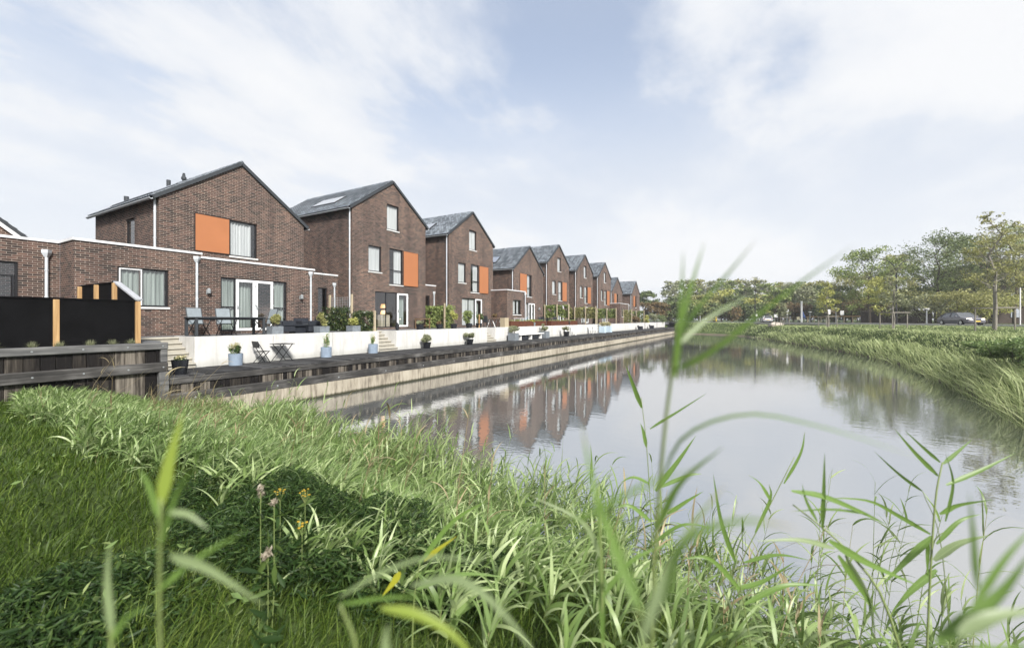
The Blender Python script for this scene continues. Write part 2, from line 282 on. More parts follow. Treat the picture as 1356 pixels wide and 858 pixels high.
# ------------------------------------------------------------------ mesh helpers
class MB:
    def __init__(s): s.v = []; s.f = []
    def add(s, vs, fs):
        o = len(s.v); s.v += [tuple(p) for p in vs]; s.f += [tuple(i + o for i in f) for f in fs]; return s
    def box(s, x0, x1, y0, y1, z0, z1):
        return s.add([(x0, y0, z0), (x1, y0, z0), (x1, y1, z0), (x0, y1, z0), (x0, y0, z1), (x1, y0, z1), (x1, y1, z1), (x0, y1, z1)],
                     [(3, 2, 1, 0), (4, 5, 6, 7), (0, 1, 5, 4), (1, 2, 6, 5), (2, 3, 7, 6), (3, 0, 4, 7)])
    def bbox(s, x0, x1, y0, y1, z0, z1, b=0.01):          # box with chamfered edges
        X, Y, Z = (x0, x1), (y0, y1), (z0, z1); vs = []; idx = {}
        for i in (0, 1):
            for j in (0, 1):
                for k in (0, 1):
                    sx, sy, sz = (b, -b)[i], (b, -b)[j], (b, -b)[k]
                    for ax, d in enumerate(((0, sy, sz), (sx, 0, sz), (sx, sy, 0))):
                        idx[i, j, k, ax] = len(vs); vs.append((X[i] + d[0], Y[j] + d[1], Z[k] + d[2]))
        fs = []
        c4 = ((0, 0), (1, 0), (1, 1), (0, 1))
        for i in (0, 1):
            q = [idx[i, a, b_, 0] for a, b_ in c4]; fs.append(q if i else q[::-1])
            q = [idx[a, i, b_, 1] for a, b_ in c4]; fs.append(q[::-1] if i else q)
            q = [idx[a, b_, i, 2] for a, b_ in c4]; fs.append(q if i else q[::-1])
        for a in (0, 1):
            for c in (0, 1):
                fs.append([idx[a, c, 0, 0], idx[a, c, 1, 0], idx[a, c, 1, 1], idx[a, c, 0, 1]])
                fs.append([idx[a, 0, c, 0], idx[a, 1, c, 0], idx[a, 1, c, 2], idx[a, 0, c, 2]])
                fs.append([idx[0, a, c, 1], idx[1, a, c, 1], idx[1, a, c, 2], idx[0, a, c, 2]])
        for i in (0, 1):
            for j in (0, 1):
                for k in (0, 1): fs.append([idx[i, j, k, 0], idx[i, j, k, 1], idx[i, j, k, 2]])
        return s.add(vs, fs)
    def tube(s, pts, r, n=8, cap=True):
        pts = [Vector(p) for p in pts]; k = len(pts); rs = r if isinstance(r, (list, tuple)) else [r] * k
        vs = []; fs = []; ref = None
        for i, p in enumerate(pts):
            t = (pts[min(i + 1, k - 1)] - pts[max(i - 1, 0)]).normalized()
            if ref is None: ref = Vector((0, 0, 1)) if abs(t.z) < 0.9 else Vector((1, 0, 0))
            a = t.cross(ref).normalized(); b = t.cross(a); ref = -b if False else ref
            for j in range(n):
                th = 2 * math.pi * (j + 0.5) / n; vs.append(p + (a * math.cos(th) + b * math.sin(th)) * rs[i])
        for i in range(k - 1):
            for j in range(n): fs.append((i * n + j, i * n + (j + 1) % n, (i + 1) * n + (j + 1) % n, (i + 1) * n + j))
        if cap: fs += [tuple(range(n))[::-1], tuple(range((k - 1) * n, k * n))]
        return s.add(vs, fs)
    def bar(s, p0, p1, w, h):                              # rectangular bar between two points
        p0, p1 = Vector(p0), Vector(p1); t = (p1 - p0).normalized()
        ref = Vector((0, 0, 1)) if abs(t.z) < 0.95 else Vector((0, 1, 0))
        a = t.cross(ref).normalized() * w / 2; b = a.cross(t).normalized() * h / 2
        vs = [p + q for p in (p0, p1) for q in (-a - b, a - b, a + b, -a + b)]
        return s.add(vs, [(3, 2, 1, 0), (4, 5, 6, 7), (0, 1, 5, 4), (1, 2, 6, 5), (2, 3, 7, 6), (3, 0, 4, 7)])
    def lathe(s, prof, n=20, c=(0, 0), sq=None):
        vs = []; fs = []; k = len(prof)
        for r_, z_ in prof:
            for j in range(n):
                th = 2 * math.pi * j / n; vs.append((c[0] + r_ * math.cos(th), c[1] + r_ * math.sin(th), z_))
        for i in range(k - 1):
            for j in range(n): fs.append((i * n + j, i * n + (j + 1) % n, (i + 1) * n + (j + 1) % n, (i + 1) * n + j))
        fs += [tuple(range(n))[::-1], tuple(range((k - 1) * n, k * n))]
        return s.add(vs, fs)
    def prism(s, poly, axis, a0, a1):                      # polygon extruded along an axis
        def P(u, v, a): return {'x': (a, u, v), 'y': (u, a, v), 'z': (u, v, a)}[axis]
        n = len(poly); vs = [P(u, v, a0) for u, v in poly] + [P(u, v, a1) for u, v in poly]
        return s.add(vs, [tuple(range(n))[::-1], tuple(range(n, 2 * n))] + [(i, (i + 1) % n, n + (i + 1) % n, n + i) for i in range(n)])
    def build(s, name, mat, parent=None, smooth_=False, org=None, loc=None):
        me = bpy.data.meshes.new(name)
        o_ = Vector(parent['_o']) if parent is not None and '_o' in parent else Vector((0, 0, 0))
        if loc is not None: o_ = Vector(loc)
        me.from_pydata([(p[0] - o_.x, p[1] - o_.y, p[2] - o_.z) for p in s.v], [], s.f)
        uvl = me.uv_layers.new(name='UVMap').data
        for p in me.polygons:
            nx, ny, nz = (abs(c) for c in p.normal)
            for li in p.loop_indices:
                q = s.v[me.loops[li].vertex_index]
                uvl[li].uv = (q[1], q[2]) if nx >= ny and nx >= nz else ((q[0], q[2]) if ny >= nz else (q[0], q[1]))
        if smooth_: me.polygons.foreach_set('use_smooth', [True] * len(me.polygons))
        me.materials.append(mat); me.validate()
        return link(name, me, parent, o_, loc)
def link(name, me, parent, o_, loc=None):
    ob = bpy.data.objects.new(name, me); COL.objects.link(ob)
    if parent is not None: ob.parent = parent; ob['_o'] = list(parent['_o'])
    elif loc is not None: ob.location = loc
    if parent is None: ob['_o'] = list(o_)
    return ob
def meshnp(name, V, F4, mat, parent=None, F3=None, loc=None, UV=None):      # big numpy mesh
    me = bpy.data.meshes.new(name)
    o_ = np.array(parent['_o'] if parent is not None else (loc if loc is not None else (0, 0, 0)), float)
    V = np.asarray(V, np.float32) - o_.astype(np.float32)
    n4 = len(F4); n3 = 0 if F3 is None else len(F3)
    me.vertices.add(len(V)); me.vertices.foreach_set('co', V.ravel())
    li = np.asarray(F4, np.int32).ravel()
    st = np.arange(n4) * 4
    if n3: li = np.concatenate([li, np.asarray(F3, np.int32).ravel()]); st = np.concatenate([st, n4 * 4 + np.arange(n3) * 3])
    me.loops.add(len(li)); me.loops.foreach_set('vertex_index', li.astype(np.int32))
    me.polygons.add(n4 + n3); me.polygons.foreach_set('loop_start', st.astype(np.int32))
    me.polygons.foreach_set('use_smooth', np.ones(n4 + n3, bool))
    if UV is not None: me.uv_layers.new(name='UVMap').data.foreach_set('uv', np.asarray(UV, np.float32)[li].ravel())
    me.update(calc_edges=True); me.materials.append(mat)
    return link(name, me, parent, Vector(o_), loc)
def tag(o, label=None, cat=None, group=None, kind=None):
    if label: o['label'] = label
    if cat: o['category'] = cat
    if group: o['group'] = group
    if kind: o['kind'] = kind
    return o
def thing(name, loc, label, cat, group=None, rz=0):      # an Empty at the thing's base; parts are authored in world coordinates unless rotated
    o = bpy.data.objects.new(name, None); COL.objects.link(o); o.empty_display_size = 0.1
    o.location = loc; o['_o'] = list(loc); o.rotation_euler = (0, 0, rz)
    return tag(o, label, cat, group)
def local(name, loc, label, cat, group=None, rz=0):      # parts authored around the origin
    o = thing(name, loc, label, cat, group, rz); o['_o'] = [0.0, 0.0, 0.0]; return o
def copy_tree(o, parent=None):
    c = o.copy(); COL.objects.link(c)
    if parent is not None: c.parent = parent
    for ch in list(o.children): copy_tree(ch, c)
    return c

# ------------------------------------------------------------------ terrain, water, road
CANAL = np.array([(-15.3, 6.9), (-13, 6.2), (-10, 5.6), (-5, 5.15), (0, 4.95), (3, 5.3), (5, 7.5), (6.3, 12), (7.1, 18.8), (7.6, 21.3), (8.45, 32), (8.9, 41), (8, 49.5),
                  (3.6, 70), (0.6, 82), (-2.5, 92), (-8.5, 96.5), (-15.3, 98.5)])
def canal_dist(P):                                       # signed distance, positive outside the water
    d = np.full(len(P), 1e9); inside = np.zeros(len(P), bool); n = len(CANAL)
    for i in range(n):
        a, b = CANAL[i], CANAL[(i + 1) % n]; ab = b - a
        t = np.clip(((P - a) @ ab) / (ab @ ab), 0, 1); d = np.minimum(d, np.hypot(*(P - a - t[:, None] * ab).T))
        c = ((a[1] > P[:, 1]) != (b[1] > P[:, 1])) & (P[:, 0] < (b[0] - a[0]) * (P[:, 1] - a[1]) / (b[1] - a[1] + 1e-12) + a[0])
        inside ^= c
    return np.where(inside, -d, d)
def sst(x, a, b):
    t = np.clip((x - a) / (b - a), 0, 1); return t * t * (3 - 2 * t)
def lumps(P, s=1.0):
    X, Y = P[:, 0] * s, P[:, 1] * s
    return (np.sin(X * 1.7 + 1.3 * np.sin(Y * 0.9)) + np.sin(Y * 2.1 + 1.1 * np.sin(X * 1.3 + 2)) + 0.5 * np.sin(X * 4.3 + Y * 3.1)) / 2.5
def ground_z(P):
    P = np.asarray(P, float); d = canal_dist(P); X, Y = P[:, 0], P[:, 1]
    near = Y < 12
    top = np.where(near & (X < 4), 1.55 + 0.9 * sst(X, 6, 12) - 0.35 * sst(X, -6, -14), np.where(X > 0, 2.05 + .36 * sst(d, 5, 9), 2.36))
    wid = np.where(near & (X < 4), 3.3, 3.6)
    z = np.where(d < 0, np.maximum(-1.2, d * 0.5), top * (0.25 * sst(d, 0, 0.5) + 0.75 * sst(d, 0.2, wid)))
    z = z + np.where(d > 0.4, 0.05 * lumps(P, 1.3), 0) * sst(d, 0.3, 1.5)
    left = X < -15.45
    z = np.where(left & (Y > 5.5), np.where(X < -19.3, 2.25, 1.0), z)
    z = np.where(left & (Y <= 5.5) & (X < -15.6), 2.25, z)
    far = np.hypot(X, Y) > 260
    return np.where(far, 2.3, z)
def axis(lo, hi, fine0, fine1, st, grow=1.25):
    a = list(np.arange(fine0, fine1 + 1e-6, st)); s_ = st
    while a[-1] < hi: s_ *= grow; a.append(a[-1] + s_)
    s_ = st
    while a[0] > lo: s_ *= grow; a.insert(0, a[0] - s_)
    return np.array(a)
gx = axis(-2500, 2500, -20, 10, 0.25); gy = axis(-1500, 4000, -3, 20, 0.25, 1.06)
gx = np.sort(np.concatenate([gx[(np.abs(gx + 15.45) > 0.2) & (np.abs(gx + 19.3) > 0.2)], [-15.5, -15.4, -19.35, -19.25]]))
GX, GY = np.meshgrid(gx, gy); GP = np.stack([GX.ravel(), GY.ravel()], 1)
gz = ground_z(GP); nx_, ny_ = len(gx), len(gy)
ii = np.arange(nx_ * ny_).reshape(ny_, nx_)
F = np.stack([ii[:-1, :-1], ii[:-1, 1:], ii[1:, 1:], ii[1:, :-1]], -1).reshape(-1, 4)
m = Mt('ground_soil', 0.95, 0.1)
f = m.noise(m.pos(), 1.1, 6, 0.6); f2 = m.noise(m.pos(), 14, 3)
c = m.ramp(f, [(0.3, (0.030, 0.045, 0.014)), (0.55, (0.065, 0.095, 0.028)), (0.75, (0.12, 0.135, 0.05))])
sz = m.nt.nodes.new('ShaderNodeSeparateXYZ'); m.nt.links.new(m.pos(), sz.inputs[0])
c = mixc(m.nt, smooth(m.nt, sz.outputs[2], 0.32, 0.10), c, (0.135, 0.115, 0.085))    # bare mud at the waterline
c = mixc(m.nt, 1.0, c, m.ramp(f2, [(0.3, (0.7, 0.7, 0.7)), (0.7, (1.2, 1.2, 1.2))]), 'MULTIPLY')
m.col(c); m.bump(f2, 0.5, 0.05)
tag(meshnp('ground', np.stack([GP[:, 0], GP[:, 1], gz], 1), F, m.m), kind='structure')

m = Mt('canal_water', 0.015, 0.5); m.b.inputs['IOR'].default_value = 1.33; m.b.inputs['Specular IOR Level'].default_value = 0.0
m.col(m.ramp(m.noise(m.pos(), 0.15, 3), [(0.3, (0.17, 0.18, 0.175)), (0.7, (0.22, 0.23, 0.225))]))
wa = m.noise(m.pos((1.0, 2.2, 1)), 1.6, 3, 0.5); wb = m.noise(m.pos((0.7, 1.0, 1)), 9, 2, 0.5)
gust = smooth(m.nt, m.noise(m.pos((0.12, 0.06, 1)), 1.0, 2), 0.42, 0.66)
h = math_node(m.nt, 'ADD', math_node(m.nt, 'MULTIPLY', wa, 0.7), math_node(m.nt, 'MULTIPLY', wb, math_node(m.nt, 'MULTIPLY_ADD', gust, 0.60, 0.05)))
m.bump(h, 0.075, 0.05)
gls = m.nt.nodes.new('ShaderNodeBsdfGlossy'); gls.inputs['Roughness'].default_value = 0.012
bmp = [n_ for n_ in m.nt.nodes if n_.type == 'BUMP'][0]; m.nt.links.new(bmp.outputs[0], gls.inputs['Normal'])
ge = m.nt.nodes.new('ShaderNodeNewGeometry'); dt = m.nt.nodes.new('ShaderNodeVectorMath'); dt.operation = 'DOT_PRODUCT'
m.nt.links.new(ge.outputs['Incoming'], dt.inputs[0]); m.nt.links.new(bmp.outputs[0], dt.inputs[1])
fz_ = math_node(m.nt, 'POWER', math_node(m.nt, 'SUBTRACT', 1.0, math_node(m.nt, 'ABSOLUTE', dt.outputs['Value']), None, True), 2.0)
mxw = m.nt.nodes.new('ShaderNodeMixShader'); m.nt.links.new(math_node(m.nt, 'MULTIPLY_ADD', fz_, 0.54, 0.45, True), mxw.inputs[0])
m.nt.links.new(m.b.outputs[0], mxw.inputs[1]); m.nt.links.new(gls.outputs[0], mxw.inputs[2]); m.nt.links.new(mxw.outputs[0], m.nt.nodes['Material Output'].inputs[0])
o = MB().add([(-15.35, 3, 0), (14, 3, 0), (14, 102, 0), (-15.35, 102, 0)], [(0, 1, 2, 3)]).build('water', m.m); tag(o, kind='structure')

RC = np.array([(95, -20), (58, 20), (34, 46), (22, 62), (13.5, 78), (5, 93), (-6, 108), (-22, 121), (-60, 141), (-150, 175)], float)
def resample(C, st=2.0):
    # smooth the polyline (Catmull-Rom) then resample
    P = np.vstack([2 * C[0] - C[1], C, 2 * C[-1] - C[-2]]); out_ = []
    for i in range(1, len(P) - 2):
        n_ = max(2, int(np.hypot(*(P[i + 1] - P[i])) / st))
        for t in np.linspace(0, 1, n_, endpoint=False):
            out_.append(0.5 * (2 * P[i] + (P[i + 1] - P[i - 1]) * t + (2 * P[i - 1] - 5 * P[i] + 4 * P[i + 1] - P[i + 2]) * t * t + (3 * P[i] - P[i - 1] - 3 * P[i + 1] + P[i + 2]) * t ** 3))
    out_.append(P[-2]); return np.array(out_)
RL = resample(RC); T_ = np.gradient(RL, axis=0); T_ /= np.hypot(*T_.T)[:, None]; RN = np.stack([T_[:, 1], -T_[:, 0]], 1)   # normal away from the canal
def strip(o0, o1, z0, z1=None):
    z1 = z0 if z1 is None else z1; n = len(RL)
    A = np.column_stack([RL + RN * o0, np.full(n, z0)]); B = np.column_stack([RL + RN * o1, np.full(n, z1)])
    V = np.vstack([A, B]); i = np.arange(n - 1)
    return V, np.stack([i, i + 1, n + i + 1, n + i], 1)
ASPH = plain('asphalt', (0.115, 0.115, 0.112), 0.85, 0.25, 0.2, 1.5)
V, F = strip(-2.9, 2.9, ZT + 0.004); tag(meshnp('road', V, F, ASPH), kind='structure')
VV = []; FF = []
for a, b, za, zb in ((-3.1, -2.9, ZT + .10, ZT + .10), (-3.1, -3.1, ZT - .2, ZT + .10), (-2.9, -2.9, ZT + .10, ZT - .05), (2.9, 3.1, ZT + .10, ZT + .10), (2.9, 2.9, ZT - .05, ZT + .10), (3.1, 3.1, ZT + .1, ZT - .2)):
    V, F = strip(a, b, za, zb); FF.append(F + sum(len(v) for v in VV)); VV.append(V)
tag(meshnp('kerb', np.vstack(VV), np.vstack(FF), plain('kerb_stone', (0.42, 0.41, 0.39), 0.8, 0.3, 0.12)), kind='structure')
V, F = strip(3.1, 5.4, ZT + 0.09); tag(meshnp('footpath', V, F, plain('path_paving', (0.33, 0.32, 0.30), 0.8, 0.3, 0.12)), kind='structure')
def lane_marks():
    VV = []; FF = []; k = 0
    for i in range(0, len(RL) - 2, 3):
        a, b = RL[i], RL[i + 1]; n_ = RN[i] * 0.06
        VV += [(*(a - n_), ZT + .008), (*(b - n_), ZT + .008), (*(b + n_), ZT + .008), (*(a + n_), ZT + .008)]; FF.append((k, k + 1, k + 2, k + 3)); k += 4
    return np.array(VV), np.array(FF)
V, F = lane_marks(); tag(meshnp('road_marking', V, F, WHITE), kind='structure')

# ------------------------------------------------------------------ terrace, boardwalk, quay
STAIRS = [(5.85, 7.52), (16.1, 17.4), (26.7, 27.85)]      # openings in the white wall
GAPS = [(79.3, 80.4), (90.6, 91.6)]
t = MB(); XB = -18.95; XW = -17.4
t.box(-60, XB, -14, 130, 1.9, ZT)
cur = None; cuts = sorted(STAIRS + GAPS); y0 = 7.52
seg = []
for a, b in cuts[1:]: seg.append((y0, a)); y0 = b
seg.append((y0, 100.0))
for a, b in seg: t.box(XB, XW - 0.2, a + .06, b - .06, 1.9, ZT)
t.box(XB, -15.62, -14, 5.85, 1.9, ZT)
tag(t.build('terrace_pavement', PAVE), kind='structure')
wl = []
for i, (a, b) in enumerate(seg):
    t = MB(); n = max(1, round((b - a) / 2.55)); st = (b - a) / n
    for k in range(n):
        ya, yb = a + k * st + (0.011 if k else 0), a + (k + 1) * st - (0.011 if k < n - 1 else 0)
        t.bbox(XW - 0.18, XW, ya, yb, ZD - 0.05, ZT + 0.025, 0.008)
    # returns that flank the stair openings
    if i < 3 or True:
        t.box(XB, XW - 0.182, a, a + 0.14, ZD - .05, ZT + 0.02)
        if i < len(seg) - 1: t.box(XB, XW - 0.182, b - 0.14, b, ZD - .05, ZT + 0.02)
    o = t.build('garden_wall', WHITEWALL, None, loc=(XW, (a + b) / 2, ZD))
    tag(o, ['white concrete terrace wall with the black bistro set in front of it', 'white concrete terrace wall behind the two round shrub pots', 'white concrete terrace wall behind the long white bench table',
            'short white wall end piece between the two far dark gaps', 'last short piece of white terrace wall at the far end'][i] if i < 5 else 'white wall', 'wall', 'white terrace walls')
names = ['cream garden steps beside the black fence and timber planter', 'cream steps cut into the white wall left of the round shrub pots', 'cream steps cut into the white wall right of the round shrub pots']
for i, (a, b) in enumerate(STAIRS):
    t = MB(); n = 6; h_ = (ZT - ZD) / n; dp = 0.255
    for k in range(n):
        xf = XW + 0.12 - k * dp; t.box(XB, xf - .05, a + 0.004, b - 0.004, ZD + k * h_ + (0.0 if k == 0 else 0.004), ZD + (k + 1) * h_ - .075); t.bbox(XB, xf, a + 0.004, b - 0.004, ZD + (k + 1) * h_ - .073, ZD + (k + 1) * h_, 0.018)
    tag(t.build('garden_steps', STEP, None, loc=(XW, (a + b) / 2, ZD)), names[i], 'steps', 'cream steps down to the boardwalk')
t = MB(); y = 5.8
while y < 99:
    zz_ = ZD - random.random() * 0.006
    t.box(XW + 0.002, -15.12, y, y + 0.142, zz_ - 0.035, zz_); y += 0.148
for a, b in GAPS: t.box(XB, XW, a, b, ZD - .05, ZD - 0.004)
tag(t.build('boardwalk', DECK), kind='structure')
q = thing('quay_wall', (-15.2, 52, 0), 'weathered timber quay wall above a pale concrete base along the water', 'quay wall')
t = MB(); n = 206; st = (99 - 6.2) / n
for k in range(n): t.box(-15.6, -15.02 + random.random() * .008, 6.2 + k * st + .006, 6.2 + (k + 1) * st - .006, -1.4, 0.62)
t.build('concrete_base', CONC, q)
t = MB(); y = 5.9
while y < 99:
    wd = random.uniform(0.10, 0.17); t.box(-15.32, -15.16 + random.random() * .02, y, y + wd, 0.58 + random.random() * .05, 1.20); y += wd + 0.012
t.build('board_cladding', BOARD, q)
for nm, x0, x1, z0, z1, ln in (('deck_edge_beam', -15.3, -15.105, 1.175, 1.368, 4.1), ('lower_beam', -15.3, -15.0, 0.60, 0.90, 5.2)):
    t = MB(); y = 5.82
    while y < 99: t.bbox(x0, x1 + random.random() * .015, y, min(y + ln, 99) - .01, z0, z1 + random.random() * .01, 0.012); y += ln
    t.build(nm, BEAM, q)
t = MB(); y = 6.6
while y < 60: t.lathe([(0.001, 0), (0.025, 0.002), (0.025, 0.012), (0.001, 0.014)], 8); y += 1e9
b_ = MB(); y = 6.5
while y < 60:
    b_.add([(-15.0 + .02, y + .03 * math.cos(th), .73 + .03 * math.sin(th)) for th in np.linspace(0, 2 * math.pi, 8, endpoint=False)] + [(-15.0, y + .03 * math.cos(th), .73 + .03 * math.sin(th)) for th in np.linspace(0, 2 * math.pi, 8, endpoint=False)],
           [tuple(range(8))] + [(i, (i + 1) % 8, 8 + (i + 1) % 8, 8 + i) for i in range(8)]); y += 2.6
b_.build('bolt', STEEL, q)

# timber retaining wall (planter) left of the quay
PX = -15.15
p = thing('timber_retaining_wall', (PX, 2.0, 0), 'weathered grey timber retaining wall under the black fence', 'retaining wall')
zc_ = ZT - 0.03
t = MB(); t.bbox(PX - .22, PX + .07, -5, 1.2, zc_ - .2, zc_, .02); t.bbox(PX - .22, PX + .07, 1.21, 5.84, zc_ - .2, zc_, .02); t.bbox(-17.1, PX - .225, 5.62, 5.84, zc_ - .2, zc_, .02)
t.build('cap_beam', CAPBEAM, p)
t = MB(); y = -5
while y < 5.6:
    wd = random.uniform(0.17, 0.30); t.box(PX - .12, PX - .03 + random.random() * .025, y, min(y + wd, 5.66), 0.2, zc_ - .2); y += wd + .014
x_ = -17.1
while x_ < PX - .15: t.box(x_, min(x_ + .2, PX - .13), 5.68, 5.76, .9, zc_ - .2); x_ += .212
t.build('board_cladding', BOARD, p)
t = MB(); t.bbox(PX - .03, PX + .11, -5, 5.82, zc_ - .86, zc_ - .58, .02); t.build('lower_beam', BEAM, p)
t = MB(); t.bbox(PX - .12, PX + .13, 5.60, 5.84, -.2, zc_ - .862, .015); t.bbox(PX - .12, PX + .05, 5.665, 5.83, zc_ - .58, zc_ - .2, .012); t.build('corner_post', CAPBEAM, p)
t = MB()
for y in (-0.6, .9, 2.45, 3.1, 4.0, 4.9, 5.7):
    for zz_, xx in ((zc_ - .1, PX + .07), (zc_ - .72, PX + .11)):
        t.add([(xx + .012, y + .022 * math.cos(th), zz_ + .022 * math.sin(th)) for th in np.linspace(0, 2 * math.pi, 8, endpoint=False)] + [(xx, y + .022 * math.cos(th), zz_ + .022 * math.sin(th)) for th in np.linspace(0, 2 * math.pi, 8, endpoint=False)],
              [tuple(range(8))] + [(i, (i + 1) % 8, 8 + (i + 1) % 8, 8 + i) for i in range(8)])
t.build('bolt', STEEL, p)
t = MB(); t.box(-15.62, PX - .23, -5, 5.61, 2.2, zc_ - .05); tag(t.build('planter_soil', SOIL), kind='structure')

# black fences
FX = -15.52; HF = 1.17
fz = ZT - 0.08
f_ = thing('privacy_fence', (FX, 2, fz), 'low black boarded fence with tan timber posts along the planter', 'fence', 'black privacy fences')
def boards(mb, x0, x1, y0, y1, z0, z1, st=.145):
    z = z0; e = .012 if x1 - x0 < y1 - y0 else 0; g = .012 - e
    mb.box(x0 + e, x1 - e, y0 + g, y1 - g, z0, z1 - .004)      # solid core behind the board joints
    while z < z1 - .01: mb.box(x0, x1, y0, y1, z, min(z + st - .006, z1)); z += st
t = MB(); boards(t, FX - .02, FX + .02, -5, 3.55, fz, ZT + HF); t.build('panel', BLACK, f_)
t = MB(); boards(t, FX - .02, FX + .02, 3.66, 5.19, fz, ZT + HF); t.build('panel', BLACK, f_)
t = MB(); t.box(FX - .05, FX + .05, -5, 5.19, ZT + HF, ZT + HF + .035); t.build('cap_rail', BLACK, f_)
for y in (3.605, 5.26):
    t = MB(); t.bbox(FX - .055, FX + .06, y - .055, y + .06, fz, ZT + HF + (-.01 if y < 4 else .0), .006); t.build('post', POST, f_)
f_ = thing('privacy_fence', (-17.5, 5.3, ZT), 'taller black fence running back to the brick house with a sloping grey cap', 'fence', 'black privacy fences')
HH = 1.79; yf = 5.3
t = MB(); boards(t, -20.15, -17.15, yf - .02, yf + .02, ZT, ZT + HH); t.build('panel', BLACK, f_)
t = MB(); t.prism([(-17.0, ZT), (-15.6, ZT), (-15.6, ZT + HF - .02), (-17.0, ZT + HH - .03)], 'y', yf - .02, yf + .02); t.build('sloping_panel', BLACK, f_)
for x_ in (-20.05, -18.55, -17.08):
    t = MB(); t.bbox(x_ - .06, x_ + .06, yf - .12, yf - .022, ZT, ZT + HH - .02, .006); t.build('post', POST, f_)
t = MB(); t.bar((-17.15, yf, ZT + HH + .02), (-15.5, yf, ZT + HF + .045), .16, .045); t.build('sloping_cap', plain('grey_lead_cap', (0.33, 0.34, 0.36), 0.5, 0.4, 0.1), f_)
t = MB(); t.box(-20.15, -17.17, yf - .05, yf + .05, ZT + HH, ZT + HH + .03); t.build('cap_rail', BLACK, f_)

# ------------------------------------------------------------------ houses
def pantile(y_e, y_r, z_e, z_r, x0, x1, seg=4, course=.33, pitch=.235):
    """corrugated tile slope from the eave (y_e, z_e) up to the ridge (y_r, z_r)"""
    L_ = math.hypot(y_r - y_e, z_r - z_e); n = int(round(L_ / course)); uy, uz = (y_r - y_e) / L_, (z_r - z_e) / L_
    ny_, nz_ = -uz * (1 if uy > 0 else -1), abs(uy)
    nn_ = int((x1 - x0) / pitch * seg); xs = np.linspace(x0, x1, nn_ + 1)
    wv = 0.05 * (np.abs(np.sin(np.pi * (xs - x0) / pitch)) ** 1.4)
    V = []; rows = 0
    for k in range(n):
        for d, e in ((k * L_ / n, 0.06), ((k + 1) * L_ / n + .0, 0.012)):
            off = wv + e
            V.append(np.stack([xs, y_e + uy * d + ny_ * off, z_e + uz * d + nz_ * off], 1)); rows += 1
    V = np.vstack(V); i = np.arange(rows * (nn_ + 1)).reshape(rows, nn_ + 1)
    F = np.stack([i[:-1, :-1], i[:-1, 1:], i[1:, 1:], i[1:, :-1]], -1).reshape(-1, 4)
    return V, F
